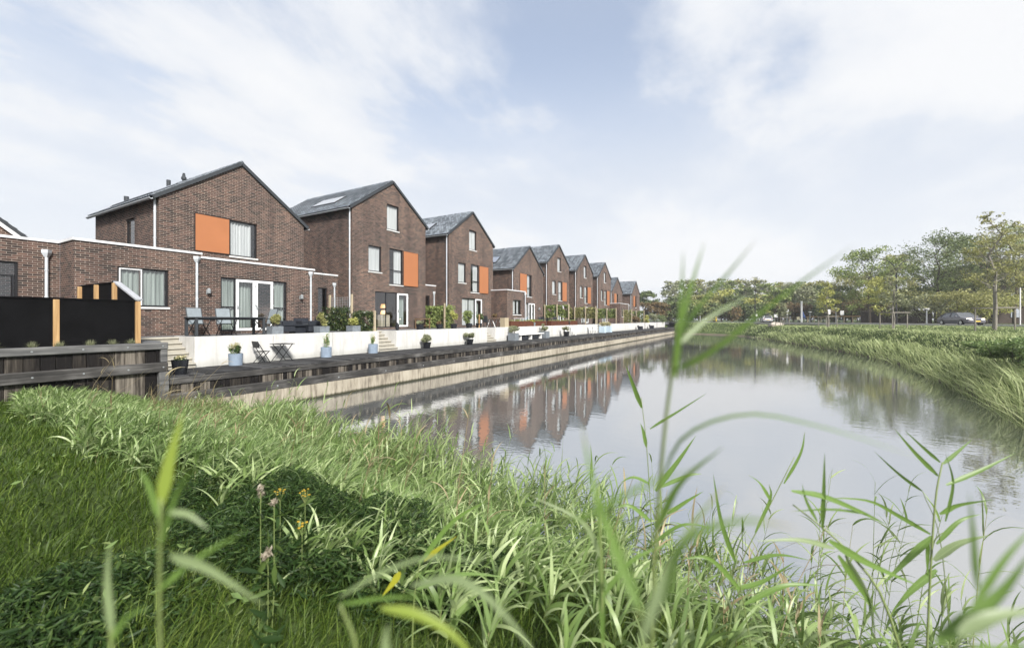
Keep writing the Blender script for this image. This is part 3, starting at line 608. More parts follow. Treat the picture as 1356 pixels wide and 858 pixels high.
class Wall:
    """a wall plane with rectangular openings; o: origin, u: horizontal direction, n: outward normal"""
    def __init__(s, o, u, n): s.o, s.u, s.n = Vector(o), Vector(u), Vector(n)
    def P(s, u, v, d=0.0): return s.o + s.u * u + Vector((0, 0, v)) + s.n * d
    def face(s, mb, u0, u1, v0, top, holes, rev=.12):
        us = sorted({u0, u1, *[h[0] for h in holes], *[h[1] for h in holes], *[k for k, _ in top if u0 < k < u1]})
        us = [k for k in us if u0 - 1e-6 <= k <= u1 + 1e-6]
        def T(u):
            for (a, za), (b, zb) in zip(top[:-1], top[1:]):
                if a - 1e-6 <= u <= b + 1e-6: return za + (zb - za) * (u - a) / (b - a)
        flip = s.u.cross(Vector((0, 0, 1))).dot(s.n) < 0
        def quad(a, b, c, d): mb.add([a, b, c, d], [(0, 1, 2, 3) if not flip else (3, 2, 1, 0)])
        for a, b in zip(us[:-1], us[1:]):
            if b - a < 1e-6: continue
            mid = (a + b) / 2; hs = sorted([h for h in holes if h[0] < mid < h[1]], key=lambda h: h[2])
            z = v0
            for h in hs:
                if h[2] > z + 1e-6: quad(s.P(a, z), s.P(b, z), s.P(b, h[2]), s.P(a, h[2]))
                z = h[3]
            quad(s.P(a, z), s.P(b, z), s.P(b, T(b)), s.P(a, T(a)))
        for a, b, c, d in holes:
            quad(s.P(a, c), s.P(a, c, -rev), s.P(a, d, -rev), s.P(a, d)); quad(s.P(b, d), s.P(b, d, -rev), s.P(b, c, -rev), s.P(b, c))
            quad(s.P(a, d), s.P(a, d, -rev), s.P(b, d, -rev), s.P(b, d)); quad(s.P(a, c, -rev), s.P(a, c), s.P(b, c), s.P(b, c, -rev))
    def box(s, mb, u0, u1, v0, v1, d0, d1):
        vs = [s.P(u, v, d) for d in (d0, d1) for u, v in ((u0, v0), (u1, v0), (u1, v1), (u0, v1))]
        flip = s.u.cross(Vector((0, 0, 1))).dot(s.n) < 0
        fs = [(3, 2, 1, 0), (4, 5, 6, 7), (0, 1, 5, 4), (1, 2, 6, 5), (2, 3, 7, 6), (3, 0, 4, 7)]
        mb.add(vs, [f[::-1] for f in fs] if flip else fs)
    def ring(s, mb, u0, u1, v0, v1, w, d0, d1, mull=(), trans=()):
        s.box(mb, u0, u0 + w, v0, v1, d0, d1); s.box(mb, u1 - w, u1, v0, v1, d0, d1)
        s.box(mb, u0 + w, u1 - w, v0, v0 + w, d0, d1); s.box(mb, u0 + w, u1 - w, v1 - w, v1, d0, d1)
        for k in mull: s.box(mb, k - w * .45, k + w * .45, v0 + w, v1 - w, d0 + .002, d1 - .002)
        for k, a, b in trans: s.box(mb, max(a, u0 + w), min(b, u1 - w), k - w * .4, k + w * .4, d0 + .004, d1 - .004)
    def window(s, par, u0, u1, v0, v1, mull=(), trans=(), curtains=(), name='window', fm=None, w=.065, sill=True, dep=.10, cm=None):
        t = MB(); s.ring(t, u0 + .003, u1 - .003, v0 + .003, v1 - .003, w, -dep - .03, -dep + .03, mull, trans)
        fo = t.build(name, fm or FRAME, par)
        t = MB(); t.add([s.P(u0 + .02, v0 + .02, -dep), s.P(u1 - .02, v0 + .02, -dep), s.P(u1 - .02, v1 - .02, -dep), s.P(u0 + .02, v1 - .02, -dep)], [(0, 1, 2, 3)])
        t.build('pane', GLASS, fo)
        if sill:
            t = MB(); s.box(t, u0 - .03, u1 + .03, v0 - .075, v0 + .0, -dep + .035, .045); t.build('sill', SILL, fo)
        for a, b in curtains: s.curtain(fo, a, b, v0 + .05, v1 - .04, -dep - .075, cm)
        return fo
    def curtain(s, par, a, b, v0, v1, d, cm=None):
        n = max(8, int((b - a) * 34)); t = MB(); vs = []
        for i in range(n + 1):
            u = a + (b - a) * i / n; dd = d - .03 * math.sin(i * 1.35) - .012 * math.sin(i * 0.53)
            vs += [s.P(u, v0, dd), s.P(u, v1, dd)]
        t.add(vs, [(2 * i, 2 * i + 2, 2 * i + 3, 2 * i + 1) for i in range(n)]); t.build('curtain', cm or CURT, par, smooth_=True)
def downpipe(par, x, y, z0, z1, hopper=False, r=.045):
    t = MB(); t.tube([(x, y, z0), (x, y, z1)], r, 10)
    for k in range(3): zz_ = z0 + (z1 - z0) * (k + .5) / 3; t.tube([(x, y, zz_ - .025), (x, y, zz_ + .025)], r + .012, 10)
    if hopper:
        t.lathe([(.05, z1 - .02), (.07, z1), (.13, z1 + .13), (.13, z1 + .24), (.115, z1 + .24)], 4, (x, y))
    t.build('downpipe', ZINC, par)
def wall_lamp(par, x, y, z):
    t = MB(); t.bbox(x, x + .03, y - .05, y + .05, z - .13, z + .05, .008); t.tube([(x + .03, y, z), (x + .12, y, z + .01)], .018, 8)
    t.lathe([(.05, z - .10), (.075, z - .09), (.08, z + .06), (.03, z + .12)], 10, (x + .13, y)); t.build('wall_lamp', STEEL, par)
def roof(par, y0, y1, zE, zR, x0, x1, over=.06, gut=True):
    ym = (y0 + y1) / 2; sl_ = (zR - zE) / (ym - y0); e = .22
    A, Fa = pantile(y0 - e, ym, zE - e * sl_ + .06, zR + .06, x0, x1 + over)
    B, Fb = pantile(y1 + e, ym, zE - e * sl_ + .06, zR + .06, x0, x1 + over)
    ro = meshnp('roof', np.vstack([A, B]), np.vstack([Fa, Fb + len(A)]), TILE, par)
    t = MB()
    for s0, s1 in ((y0 - e, ym), (y1 + e, ym)):      # underside and verge
        za, zb = zE - e * sl_, zR
        t.add([(x1 + over, s0, za - .02), (x1 + over, s1, zb - .02), (x1 + over, s1, zb + .11), (x1 + over, s0, za + .11),
               (x1 - .1, s0, za - .02), (x1 - .1, s1, zb - .02), (x0, s0, za - .02), (x0, s1, zb - .02)],
              [(0, 1, 2, 3), (0, 4, 5, 1), (4, 6, 7, 5)])
        t.bar((x1 + over + .012, s0, za + .06), (x1 + over + .012, s1, zb + .06), .05, .15)
    t.build('verge', CHARC, ro)
    t = MB(); x = x0
    while x < x1 + over - .1: t.tube([(x, ym, zR + .075), (min(x + .36, x1 + over + .03), ym, zR + .095)], .095, 8); x += .345
    t.build('ridge_tiles', TILE, ro)
    if gut:
        for yy in (y0 - e - .045, y1 + e + .045):
            t = MB(); n = 8; zz_ = zE - e * sl_ + .03
            prof = [(yy + .075 * math.cos(a), zz_ + .07 * math.sin(a)) for a in np.linspace(math.pi, 2 * math.pi, n)]
            prof += [(yy + .062 * math.cos(a), zz_ + .057 * math.sin(a) + .004) for a in np.linspace(2 * math.pi, math.pi, n)]
            t.prism(prof, 'x', x0, x1 + over); t.build('gutter', ZINC, ro)
    return ro
def slope_box(par, name, mat, xa, xb, y0, ym, zE, zR, ta, tb, h0, h1, over=0):
    """flat panel lying on the -Y roof slope, ta..tb along the slope"""
    L_ = math.hypot(ym - y0, zR - zE); uy, uz = (ym - y0) / L_, (zR - zE) / L_; n_ = Vector((0, -uz, uy)) if uy > 0 else Vector((0, uz, -uy))
    def P(x, t_, h): return Vector((x, y0 + uy * t_, zE + uz * t_)) + n_ * h
    if name == 'solar_panel':
        t = MB(); vs = [P(x, tt, h) for h in (h0 - .07, h1 - .025) for x, tt in ((xa - .06, ta - .06), (xb + .06, ta - .06), (xb + .06, tb + .06), (xa - .06, tb + .06))]
        t.add(vs, [(3, 2, 1, 0), (4, 5, 6, 7), (0, 1, 5, 4), (1, 2, 6, 5), (2, 3, 7, 6), (3, 0, 4, 7)]); t.build('panel_frame', BLACKM, par)
    t = MB(); vs = [P(x, tt, h) for h in (h0, h1) for x, tt in ((xa, ta), (xb, ta), (xb, tb), (xa, tb))]
    t.add(vs, [(3, 2, 1, 0), (4, 5, 6, 7), (0, 1, 5, 4), (1, 2, 6, 5), (2, 3, 7, 6), (3, 0, 4, 7)]); return t.build(name, mat, par)
def vent(par, x, y, z, h=.45, r=.075, cap=False):
    t = MB(); t.tube([(x, y, z - .3), (x, y, z + h)], r, 10)
    if cap: t.lathe([(r, z + h * .4), (r + .045, z + h * .5), (r + .045, z + h * .72), (r * .7, z + h * .9), (r * .8, z + h * 1.15), (.02, z + h * 1.17)], 10, (x, y))
    t.build('vent_pipe', CHARC, par)
ZH = CAMZ
def skin(par, y0, y1, zE, zR, x0, x1, front_holes, side_holes=(), side_cut=None):
    """the four brick walls of a gabled block, openings cut in the front and the -Y side"""
    t = MB(); ym = (y0 + y1) / 2
    fw = Wall((x1, 0, 0), (0, 1, 0), (1, 0, 0)); fw.face(t, y0, y1, ZT - .1, [(y0, zE), (ym, zR), (y1, zE)], front_holes)
    sw = Wall((0, y0, 0), (1, 0, 0), (0, -1, 0)); sw.face(t, x0, x1, ZT - .1, [(x0, zE), (x1, zE)], list(side_holes))
    s2 = Wall((0, y1, 0), (1, 0, 0), (0, 1, 0)); s2.face(t, x0, x1, ZT - .1, [(x0, zE), (x1, zE)], [])
    bw = Wall((x0, 0, 0), (0, 1, 0), (-1, 0, 0)); bw.face(t, y0, y1, ZT - .1, [(y0, zE), (ym, zR), (y1, zE)], [])
    t.build('wall', BRICK, par)
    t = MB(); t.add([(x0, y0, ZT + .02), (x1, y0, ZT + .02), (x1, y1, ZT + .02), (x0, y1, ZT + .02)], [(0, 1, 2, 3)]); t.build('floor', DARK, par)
    return fw, sw
def annex(par, x0, x1, y0, y1, zt, holes, front_only=False, left_wall=True, right_wall=True):
    """flat roofed brick block with a pale coping"""
    t = MB(); fw = Wall((x1, 0, 0), (0, 1, 0), (1, 0, 0)); fw.face(t, y0, y1, ZT - .1, [(y0, zt), (y1, zt)], holes)
    if left_wall: Wall((0, y0, 0), (1, 0, 0), (0, -1, 0)).face(t, x0, x1, ZT - .1, [(x0, zt), (x1, zt)], [])
    if right_wall: Wall((0, y1, 0), (1, 0, 0), (0, 1, 0)).face(t, x0, x1, ZT - .1, [(x0, zt), (x1, zt)], [])
    t.add([(x0, y0, zt - .1), (x1, y0, zt - .1), (x1, y1, zt - .1), (x0, y1, zt - .1)], [(0, 1, 2, 3)])
    a = t.build('extension', BRICK, par)
    t = MB(); t.box(x1 - .22, x1 + .045, y0 - (.045 if left_wall else 0), y1 + (.045 if right_wall else 0), zt + .002, zt + .085)
    if left_wall: t.box(x0, x1 - .222, y0 - .045, y0 + .2, zt + .002, zt + .085)
    if right_wall: t.box(x0, x1 - .222, y1 - .2, y1 + .045, zt + .002, zt + .085)
    t.build('coping', COPING, a); return fw, a
def door_leaf(fw, par, u0, u1, v0, v1, dep, fm=None, w=.105, swing=0):
    t = MB(); fw.ring(t, u0, u1, v0, v1, w, -dep - .03, -dep + .035); d = t.build('glass_door', fm or WFRAME, par)
    t = MB(); t.add([fw.P(u0 + w - .01, v0 + w - .01, -dep), fw.P(u1 - w + .01, v0 + w - .01, -dep), fw.P(u1 - w + .01, v1 - w + .01, -dep), fw.P(u0 + w - .01, v1 - w + .01, -dep)], [(0, 1, 2, 3)]); t.build('pane', GLASS, d)
    t = MB(); fw.box(t, u0 + .035, u0 + .06, v0 + .95, v0 + 1.15, -dep + .036, -dep + .075); fw.box(t, u0 + .035, u0 + .16, v0 + 1.04, v0 + 1.065, -dep + .076, -dep + .1); t.build('handle', STEEL, d)
    t = MB()
    for k in (.12, .5, .88):
        t = MB(); vv = v0 + (v1 - v0) * k; fw.box(t, u1 - .012, u1 + .02, vv - .05, vv + .05, -dep + .036, -dep + .07); t.build('hinge', STEEL, d)
    return d

# --- the tall house type (three storeys), built once at y = 0 and copied
XF = -20.7; XBK = -29.7; W_ = 6.45; ZE, ZR = ZH + 6.72, ZH + 9.0
def tall_house(y, label):
    h = thing('brick_house', (XF, y + W_ / 2, ZT), label, 'house', 'tall brick houses along the water')
    za = lambda v: ZH + v
    O_at = (y + 2.74, y + 3.8, za(5.87), za(7.52)); O_ml = (y + 1.22, y + 2.28, za(3.0), za(4.62)); O_mi = (y + 2.95, y + 4.18, za(2.30), za(4.67))
    O_do = (y + 1.74, y + 4.72, za(-.52), za(1.78))
    fw, sw = skin(h, y, y + W_, ZE, ZR, XBK, XF, [O_at, O_ml, O_mi, O_do])
    ro = roof(h, y, y + W_, ZE, ZR, XBK, XF)
    fw.window(h, *O_at, curtains=[(O_at[0] + .05, O_at[1] - .05)])
    fw.window(h, *O_ml, curtains=[(O_ml[0] + .05, O_ml[1] - .08)])
    fw.window(h, *O_mi, trans=[(za(3.25), 0, 999)], curtains=[(O_mi[0] + .55, O_mi[1] - .05)])
    t = MB(); fw.box(t, y + 4.19 + .022, y + 5.66 - .022, za(2.27) + .022, za(4.66) - .022, .004, .035); sp_ = t.build('shutter_panel', ORANGE, h); t = MB(); fw.ring(t, y + 4.19, y + 5.66, za(2.27), za(4.66), .02, .004, .045); t.build('frame', FRAME, sp_)  # dark ring round the orange panel stands in for its shadow gap
    downpipe(h, XF - .16, y - .055, ZT, ZE - .08)
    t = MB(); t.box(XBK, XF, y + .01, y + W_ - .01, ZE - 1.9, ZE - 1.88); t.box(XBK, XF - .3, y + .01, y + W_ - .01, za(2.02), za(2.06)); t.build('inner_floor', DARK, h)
    slope_box(h, 'solar_panel', PANEL, XF - 5.0, XF - 2.75, y, y + W_ / 2, ZE, ZR, 1.15, 2.25, .12, .19)
    # link block towards the previous house
    fl, a = annex(h, -29, -22.0, y - 2.62, y - .004, za(2.62), [(y - 1.35, y - .72, za(.35), za(1.86))], right_wall=False)
    fl.window(h, y - 1.35, y - .72, za(.35), za(1.86), sill=False)
    downpipe(h, -21.93, y - .28, ZT, za(1.95), True)
    return h, fw, O_do
def patio(h, fw, O, curtains, lit=False):
    u0, u1, v0, v1 = O; lf = u0 + .66 * (u1 - u0)
    fw.window(h, u0, lf - .02, v0, v1, name='window', mull=(u0 + .5 * (lf - u0),), curtains=curtains, sill=False, w=.05, cm=CURT)
    door_leaf(fw, h, lf, u1 - .02, v0 + .03, v1 - .03, .06)
    if not lit: fw.curtain(h, lf + .12, u1 - .15, v0 + .1, v1 - .1, -.35, GCURT)
H2L = 'three storey brick house with a lit orange lamp behind its open patio door'
h2, fw2, O2 = tall_house(17.1, H2L); patio(h2, fw2, O2, [], True)
fw2.curtain(h2, O2[1] - .85, O2[1] - .15, O2[2] + .1, O2[3] - .1, -.35, GCURT)
# the lit room of this house
t = MB(); xr = XF - 4.2; y0, y1 = O2[0] - .6, O2[1] + .9
t.add([(xr, y0, ZT), (xr, y1, ZT), (xr, y1, ZH + 2), (xr, y0, ZH + 2)], [(0, 1, 2, 3)]); t.add([(xr, y1, ZT), (XF - .2, y1, ZT), (XF - .2, y1, ZH + 2), (xr, y1, ZH + 2)], [(0, 1, 2, 3)])
t.build('room_wall', ROOMWALL, h2)
lx, ly = XF - 1.1, O2[0] + 1.72
fl = thing('floor_lamp', (lx, ly, ZT + .05), 'glowing orange table lamp inside the house behind the patio door', 'lamp')
t = MB(); t.lathe([(.13, ZT + .05), (.13, ZT + .08), (.02, ZT + .1), (.018, ZT + 1.15)], 12, (lx, ly)); t.build('stand', BLACKM, fl)
for zz_ in (1.0, 1.42):
    t = MB(); t.lathe([(.17, ZT + zz_), (.20, ZT + zz_ + .02), (.14, ZT + zz_ + .26), (.05, ZT + zz_ + .27)], 16, (lx, ly)); t.build('lamp_shade', LAMPGLOW, fl)
t = MB(); x_, y_ = XF - .75, O2[0] + 1.45; t.bbox(x_ - .3, x_ + .1, y_ - .3, y_ + .45, ZT + .05, ZT + .95, .03)
tag(t.build('sideboard', plain('cream_cabinet', (0.45, 0.40, 0.32), 0.6), None, loc=(x_, y_, ZT)), 'pale cabinet under the orange lamp inside the lit patio room', 'cabinet')
h3, fw3, O3 = tall_house(26.25, 'three storey brick house with two cream curtains drawn behind its patio glazing'); patio(h3, fw3, O3, [(O3[0] + .06, O3[0] + 1.85)])
labs = ['three storey brick house behind the row of posts with trained hedge panels', 'three storey brick house between the two other far tall gables', 'last three storey brick house, just before the two lower far gables']
for i, dy in enumerate((18.4, 27.6, 36.8)):
    c = copy_tree(h3); c.location.y += dy - 0.05; c['label'] = labs[i]
    # the window in the copied annex rides along with its house

# --- H1: the lower corner house with its flat extension
zl = ZH + 7.42; zE1 = ZH + 5.12; X1 = -21.4; y0, y1 = 7.95, 14.45
h1 = thing('brick_house', (X1, 11.2, ZT), 'nearest brick house with the wide orange panel and long flat roofed extension', 'house', 'lower brick houses with flat extensions')
O_w = (10.68, 11.95, ZH + 3.0, ZH + 4.70); O_s = (-24.75, -23.75, ZH + 2.9, ZH + 4.5)
fw, sw = skin(h1, y0, y1, zE1, zl, -28.3, X1, [O_w], [O_s]); roof(h1, y0, y1, zE1, zl, -28.4, X1)
fw.window(h1, *O_w, curtains=[(O_w[0] + .06, O_w[1] - .2)]); sw.window(h1, *O_s, curtains=[(O_s[0] + .5, O_s[1] - .05)], sill=False)
t = MB(); fw.box(t, 9.24 + .022, 10.67 - .022, ZH + 3.04 + .022, ZH + 4.70 - .022, .004, .035); sp_ = t.build('shutter_panel', ORANGE, h1); t = MB(); fw.ring(t, 9.24, 10.67, ZH + 3.04, ZH + 4.70, .02, .004, .045); t.build('frame', FRAME, sp_)  # shadow gap of this panel, added as a thin dark ring
downpipe(h1, X1 - .2, y0 - .055, ZT + 2.4, zE1 - .08)
slope_box(h1, 'solar_panel', PANEL, -27.4, -22.9, y0, (y0 + y1) / 2, zE1, zl, .55, 1.6, .14, .2)
sl_ = (zl - zE1) / 3.25
vent(h1, -27.4, y0 + .9, zE1 + .9 * sl_, .42, .1); vent(h1, -26.2, y0 + 2.2, zE1 + 2.2 * sl_, .5, .09); vent(h1, -25.9, y0 + 2.75, zE1 + 2.75 * sl_, .5, .07, True)
vent(h1, -26.8, y1 - 1.2, zE1 + 1.2 * sl_, .55, .07); vent(h1, -26.1, y1 - 1.0, zE1 + 1.0 * sl_, .5, .07)
XE = -20.2; za = ZH
OwL = (6.27, 7.83, za + .48, za + 1.95); OdD = (9.72, 12.74, za - .52, za + 1.86)
fe, a = annex(h1, -21.62, XE, 5.13, 8.95, za + 2.72, [OwL], right_wall=True)
fe.window(h1, *OwL, mull=((OwL[0] + OwL[1]) / 2 - .05,), curtains=[(6.34, 6.95), (7.05, 7.76)], cm=GCURT)
t = MB(); fe.ring(t, 6.33, 7.0, za + .54, za + 1.90, .035, -.069, -.045); t.build('white_sash', WFRAME, h1)
fe2, a2 = annex(h1, -21.39, XE, 8.953, 14.22, za + 2.57, [OdD], left_wall=False)
uu = (9.72, 10.37, 12.06, 12.74)
fe2.window(h1, uu[0], uu[1] - .0, *OdD[2:], trans=[(za + .55, 0, 99)], curtains=[(9.78, 10.32)], sill=False, cm=GCURT)
fe2.window(h1, uu[2], uu[3], *OdD[2:], trans=[(za + .55, 0, 99)], curtains=[(12.1, 12.66)], sill=False, cm=GCURT)
door_leaf(fe2, h1, 10.375, 11.215, OdD[2] + .02, OdD[3] - .05, .06); door_leaf(fe2, h1, 11.22, 12.055, OdD[2] + .02, OdD[3] - .05, .06)
fe2.curtain(h1, 10.5, 11.12, OdD[2] + .15, OdD[3] - .15, -.28, GCURT)
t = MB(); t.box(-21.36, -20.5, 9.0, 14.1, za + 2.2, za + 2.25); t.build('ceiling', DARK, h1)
downpipe(h1, XE + .07, 8.78, ZT, za + 2.38, True); downpipe(h1, XE + .07, 14.0, ZT, za + 2.25, True)
wall_lamp(h1, XE, 9.2, za + 1.2); wall_lamp(h1, XE, 13.45, za + 1.15)
# recessed wing to the left
Or = (1.6, 4.14, za - .6, za + 1.95)
fr_, a3 = annex(h1, -28, -21.62, -14, 5.127, za + 2.72, [Or], right_wall=False)
fr_.window(h1, *Or, mull=(3.0,), trans=[(za + .5, 0, 3)], sill=False)
t = MB(); fr_.ring(t, 3.05, 4.05, za + .1, za + 1.5, .05, -.069, -.04); t.build('inner_sash', FRAME, h1)
downpipe(h1, -21.54, 4.78, ZT, za + 2.2, True)
# roof of the next house, seen over the wing
hn = thing('brick_house', (-27, 1.3, ZT), 'house at the left edge, only its dark roof verge showing over the parapet', 'house')
skin(hn, -2.2, 5.35, za + 3.42, za + 6.82, -36, -27.0, []); roof(hn, -2.2, 5.35, za + 3.42, za + 6.82, -36, -27.0)
t = MB(); t.bar((-26.9, 5.55, za + 3.12), (-26.9, 1.57, za + 6.70), .04, .13); t.build('verge_board', COPING, hn)

# --- H4 and H9 (gable near the common line), H8 set back
def low_house(x1, ya, label, ext, door=True, dy=0):
    yb = ya + 6.45
    h = thing('brick_house', (x1, (ya + yb) / 2, ZT), label, 'house', 'lower brick houses with flat extensions')
    zE_, zR_ = za + 5.0, za + 7.42
    O_w = (ya + 2.62, ya + 3.72, za + 2.33, za + 4.57); O_d = (ya + 2.5, ya + 4.5, za - .52, za + 1.7)
    fw, sw = skin(h, ya, yb, zE_, zR_, x1 - 8.5, x1, [O_w, O_d]); roof(h, ya, yb, zE_, zR_, x1 - 8.5, x1)
    fw.window(h, *O_w, trans=[(za + 3.2, 0, 999)], curtains=[(O_w[0] + .05, O_w[1] - .3)])
    t = MB(); fw.box(t, ya + 1.1 + .022, ya + 2.6 - .022, za + 2.5 + .022, za + 4.6 - .022, .004, .035); sp_ = t.build('shutter_panel', ORANGE, h); t = MB(); fw.ring(t, ya + 1.1, ya + 2.6, za + 2.5, za + 4.6, .02, .004, .045); t.build('frame', FRAME, sp_)  # shade at the panel edge is shaped as a dark ring
    fw.window(h, O_d[0], O_d[0] + .6, O_d[2], O_d[3], sill=False, curtains=[(O_d[0] + .05, O_d[0] + .55)])
    door_leaf(fw, h, O_d[0] + .61, O_d[0] + 1.3, O_d[2] + .02, O_d[3] - .03, .06); door_leaf(fw, h, O_d[0] + 1.31, O_d[1] - .02, O_d[2] + .02, O_d[3] - .03, .06)
    wall_lamp(h, x1, ya + 5.3, za + 1.15); downpipe(h, x1 - .16, ya - .055, ZT, zE_ - .08)
    slope_box(h, 'solar_panel', PANEL, x1 - 4.9, x1 - 2.6, ya, ya + 3.2, zE_, zR_, 1.1, 2.2, .12, .19)
    if ext:
        e0, e1, ex = ext; O_e = (e0 + 1.0, e0 + 2.55, za + .45, za + 1.8)
        fe, a = annex(h, x1 - 5 if e0 < ya else x1 + .002, ex, e0, e1, za + 2.6, [O_e])
        fe.window(h, *O_e, mull=(O_e[0] + .75,), curtains=[(O_e[0] + .05, O_e[0] + .6), (O_e[0] + .85, O_e[1] - .3)])
        downpipe(h, ex + .06, e1 - .1, ZT, za + 2.3, True)
    # link block
    fl, a = annex(h, -29, -22.2, ya - 2.6, ya - .004, za + 2.62, [(ya - 1.5, ya - .8, za + .3, za + 1.8)], right_wall=False)
    fl.window(h, ya - 1.5, ya - .8, za + .3, za + 1.8, sill=False)
    return h
low_house(-20.1, 35.6, 'lower brick house with a brick extension projecting beyond its white double doors', (32.4, 35.8, -19.0))
low_house(-21.3, 72.3, 'small far brick house whose flat extension hides its ground floor', (68.9, 74.4, -19.0))
low_house(-20.25, 81.6, 'last and smallest brick house at the far end of the row', None)

# ------------------------------------------------------------------ furniture and pots
def Y_of(px, X):                 # where the line X = const is seen at photo column px
    t = (px - 678) / FPX; return X * (CA + t * SA) / (t * CA - SA)
def leafquads(P, size, rng_, flat=0.0, elong=1.6, dirs=None, fold=False):
    """a rhombus of random tilt at each point"""
    n = len(P); s = size * rng_.uniform(.6, 1.35, n)[:, None]
    a = rng_.normal(size=(n, 3)); a[:, 2] *= (1 - flat)
    if dirs is not None: a = a * .8 + dirs
    a /= np.linalg.norm(a, axis=1)[:, None]
    b = rng_.normal(size=(n, 3)); b -= (b * a).sum(1)[:, None] * a; b /= np.linalg.norm(b, axis=1)[:, None]
    a = a * s * elong * .5; b = b * s * .5
    if fold:
        nn_ = np.cross(a, b); nn_ /= np.linalg.norm(nn_, axis=1)[:, None] + 1e-9; q = nn_ * s * .12
        V = np.stack([P - a, P - a * .25 + b * .62 + q, P + a * .35 + b * .45 + q, P + a, P + a * .35 - b * .45 + q, P - a * .25 - b * .62 + q], 1).reshape(-1, 3)
        o = np.arange(n)[:, None] * 6; return V, np.concatenate([o + np.array([0, 3, 2, 1]), o + np.array([0, 5, 4, 3])])
    V = np.stack([P - a, P + b * .8 - a * .1, P + a, P - b * .8 - a * .1], 1).reshape(-1, 3)
    return V, np.arange(4 * n).reshape(n, 4)
def clumps(c, r, n, rng_, k=6):
    """points in an uneven ball made of k lumps"""
    cs = rng_.normal(size=(k, 3)); cs /= np.linalg.norm(cs, axis=1)[:, None]; cs = cs * rng_.uniform(.25, .75, (k, 1))
    i = rng_.integers(0, k, n); p = rng_.normal(size=(n, 3)); p /= np.linalg.norm(p, axis=1)[:, None]
    p = cs[i] + p * (rng_.uniform(0, 1, (n, 1)) ** .4) * rng_.uniform(.3, .5, (k, 1))[i]
    return np.array(c) + p * np.array(r)
def plant_in(root, c, r, n, size, mat, name='foliage', elong=1.6):
    V, F = leafquads(clumps(c, r, n, rng), size, rng, 0, elong, None, size < .13); return meshnp(name, V, F, mat, root)
def stems_in(root, c, rad, h, n, mat, wd=.004, spread=.5, name='stem'):
    t = MB()
    for k in range(n):
        a = random.random() * 6.28; r_ = rad * math.sqrt(random.random()); b = Vector((c[0] + r_ * math.cos(a), c[1] + r_ * math.sin(a), c[2]))
        hh = h * random.uniform(.6, 1); e = b + Vector((math.cos(a) * spread * hh * random.random(), math.sin(a) * spread * hh * random.random(), hh))
        t.tube([b, (b + e) / 2 + Vector((0, 0, .05 * hh)), e], wd, 3)
    return t.build(name, mat, root)
def round_pot(nm, x, y, z, r, h, mat, label, group, foot=.82):
    root = thing(nm, (x, y, z), label, 'plant pot', group)
    t = MB(); t.lathe([(r * foot, z), (r, z + h), (r - .03, z + h), (r - .045, z + h - .04), (.01, z + h - .045)], 24, (x, y)); t.build('pot', mat, root, smooth_=False)
    return root
def square_pot(nm, x, y, z, r, h, mat, label, group):
    root = thing(nm, (x, y, z), label, 'planter', group)
    t = MB(); t.bbox(x - r, x + r, y - r, y + r, z, z + h - .05, .012); t.box(x - r, x + r, y - r, y - r + .04, z + h - .049, z + h); t.box(x - r, x + r, y + r - .04, y + r, z + h - .049, z + h)
    t.box(x - r, x - r + .04, y - r + .041, y + r - .041, z + h - .049, z + h); t.box(x + r - .04, x + r, y - r + .041, y + r - .041, z + h - .049, z + h); t.build('pot', mat, root)
    return root
# pots on the boardwalk
r_ = round_pot('flower_pot', -16.95, Y_of(312, -16.95), ZD, .24, .44, BLUEPOT, 'blue grey pot of pale dried flowers left of the black bistro chair', 'blue grey pots on the boardwalk', .92)
stems_in(r_, (-16.95, r_.location.y, ZD + .4), .15, .45, 26, TALLG, .004); plant_in(r_, (-16.95, r_.location.y, ZD + .72), (.26, .28, .26), 300, .05, DRYHEAD, 'blossom', 1.2); plant_in(r_, (-16.95, r_.location.y, ZD + .58), (.22, .22, .18), 260, .06, UNDER)
for px, lb, hh in ((432, 'blue grey pot with one thin tall plant, right of the bistro table', .62), (494, 'blue grey pot with sparse twiggy plant just left of the stair opening', .5)):
    y = Y_of(px, -16.95); r_ = round_pot('flower_pot', -16.95, y, ZD, .235, .46, BLUEPOT, lb, 'blue grey pots on the boardwalk', .97)
    stems_in(r_, (-16.95, y, ZD + .42), .1, hh * 1.3, 14, TALLG, .004, .25); plant_in(r_, (-16.95, y, ZD + .46 + hh * .45), (.15, .16, hh * .5), 120, .06, TALLG); plant_in(r_, (-16.95, y, ZD + .5 + hh * .5), (.14, .14, hh * .5), 60, .05, DRYHEAD, 'blossom')
r_ = round_pot('flower_pot', -15.62, 6.35, ZD, .23, .46, BLACKPOT, 'glossy black pot of small pale flowers at the foot of the cream steps', 'single pots on the boardwalk', .74)
plant_in(r_, (-15.62, 6.35, ZD + .5), (.2, .2, .09), 240, .05, DRYHEAD, 'blossom', 1.1); plant_in(r_, (-15.62, 6.35, ZD + .46), (.2, .2, .07), 160, .06, UNDER)
for px, lb in ((565, 'dark bowl with a round grey shrub, nearer of the two round shrub pots'), (622, 'dark bowl with a round grey shrub, farther of the two round shrub pots')):
    y = Y_of(px, -16.95); r_ = round_pot('shrub_pot', -16.95, y, ZD, .27, .36, BLACKPOT, lb, 'round shrub pots on the boardwalk', .7)
    plant_in(r_, (-16.95, y, ZD + .56), (.42, .42, .32), 900, .055, FOL['greygreen'], 'foliage', 3)
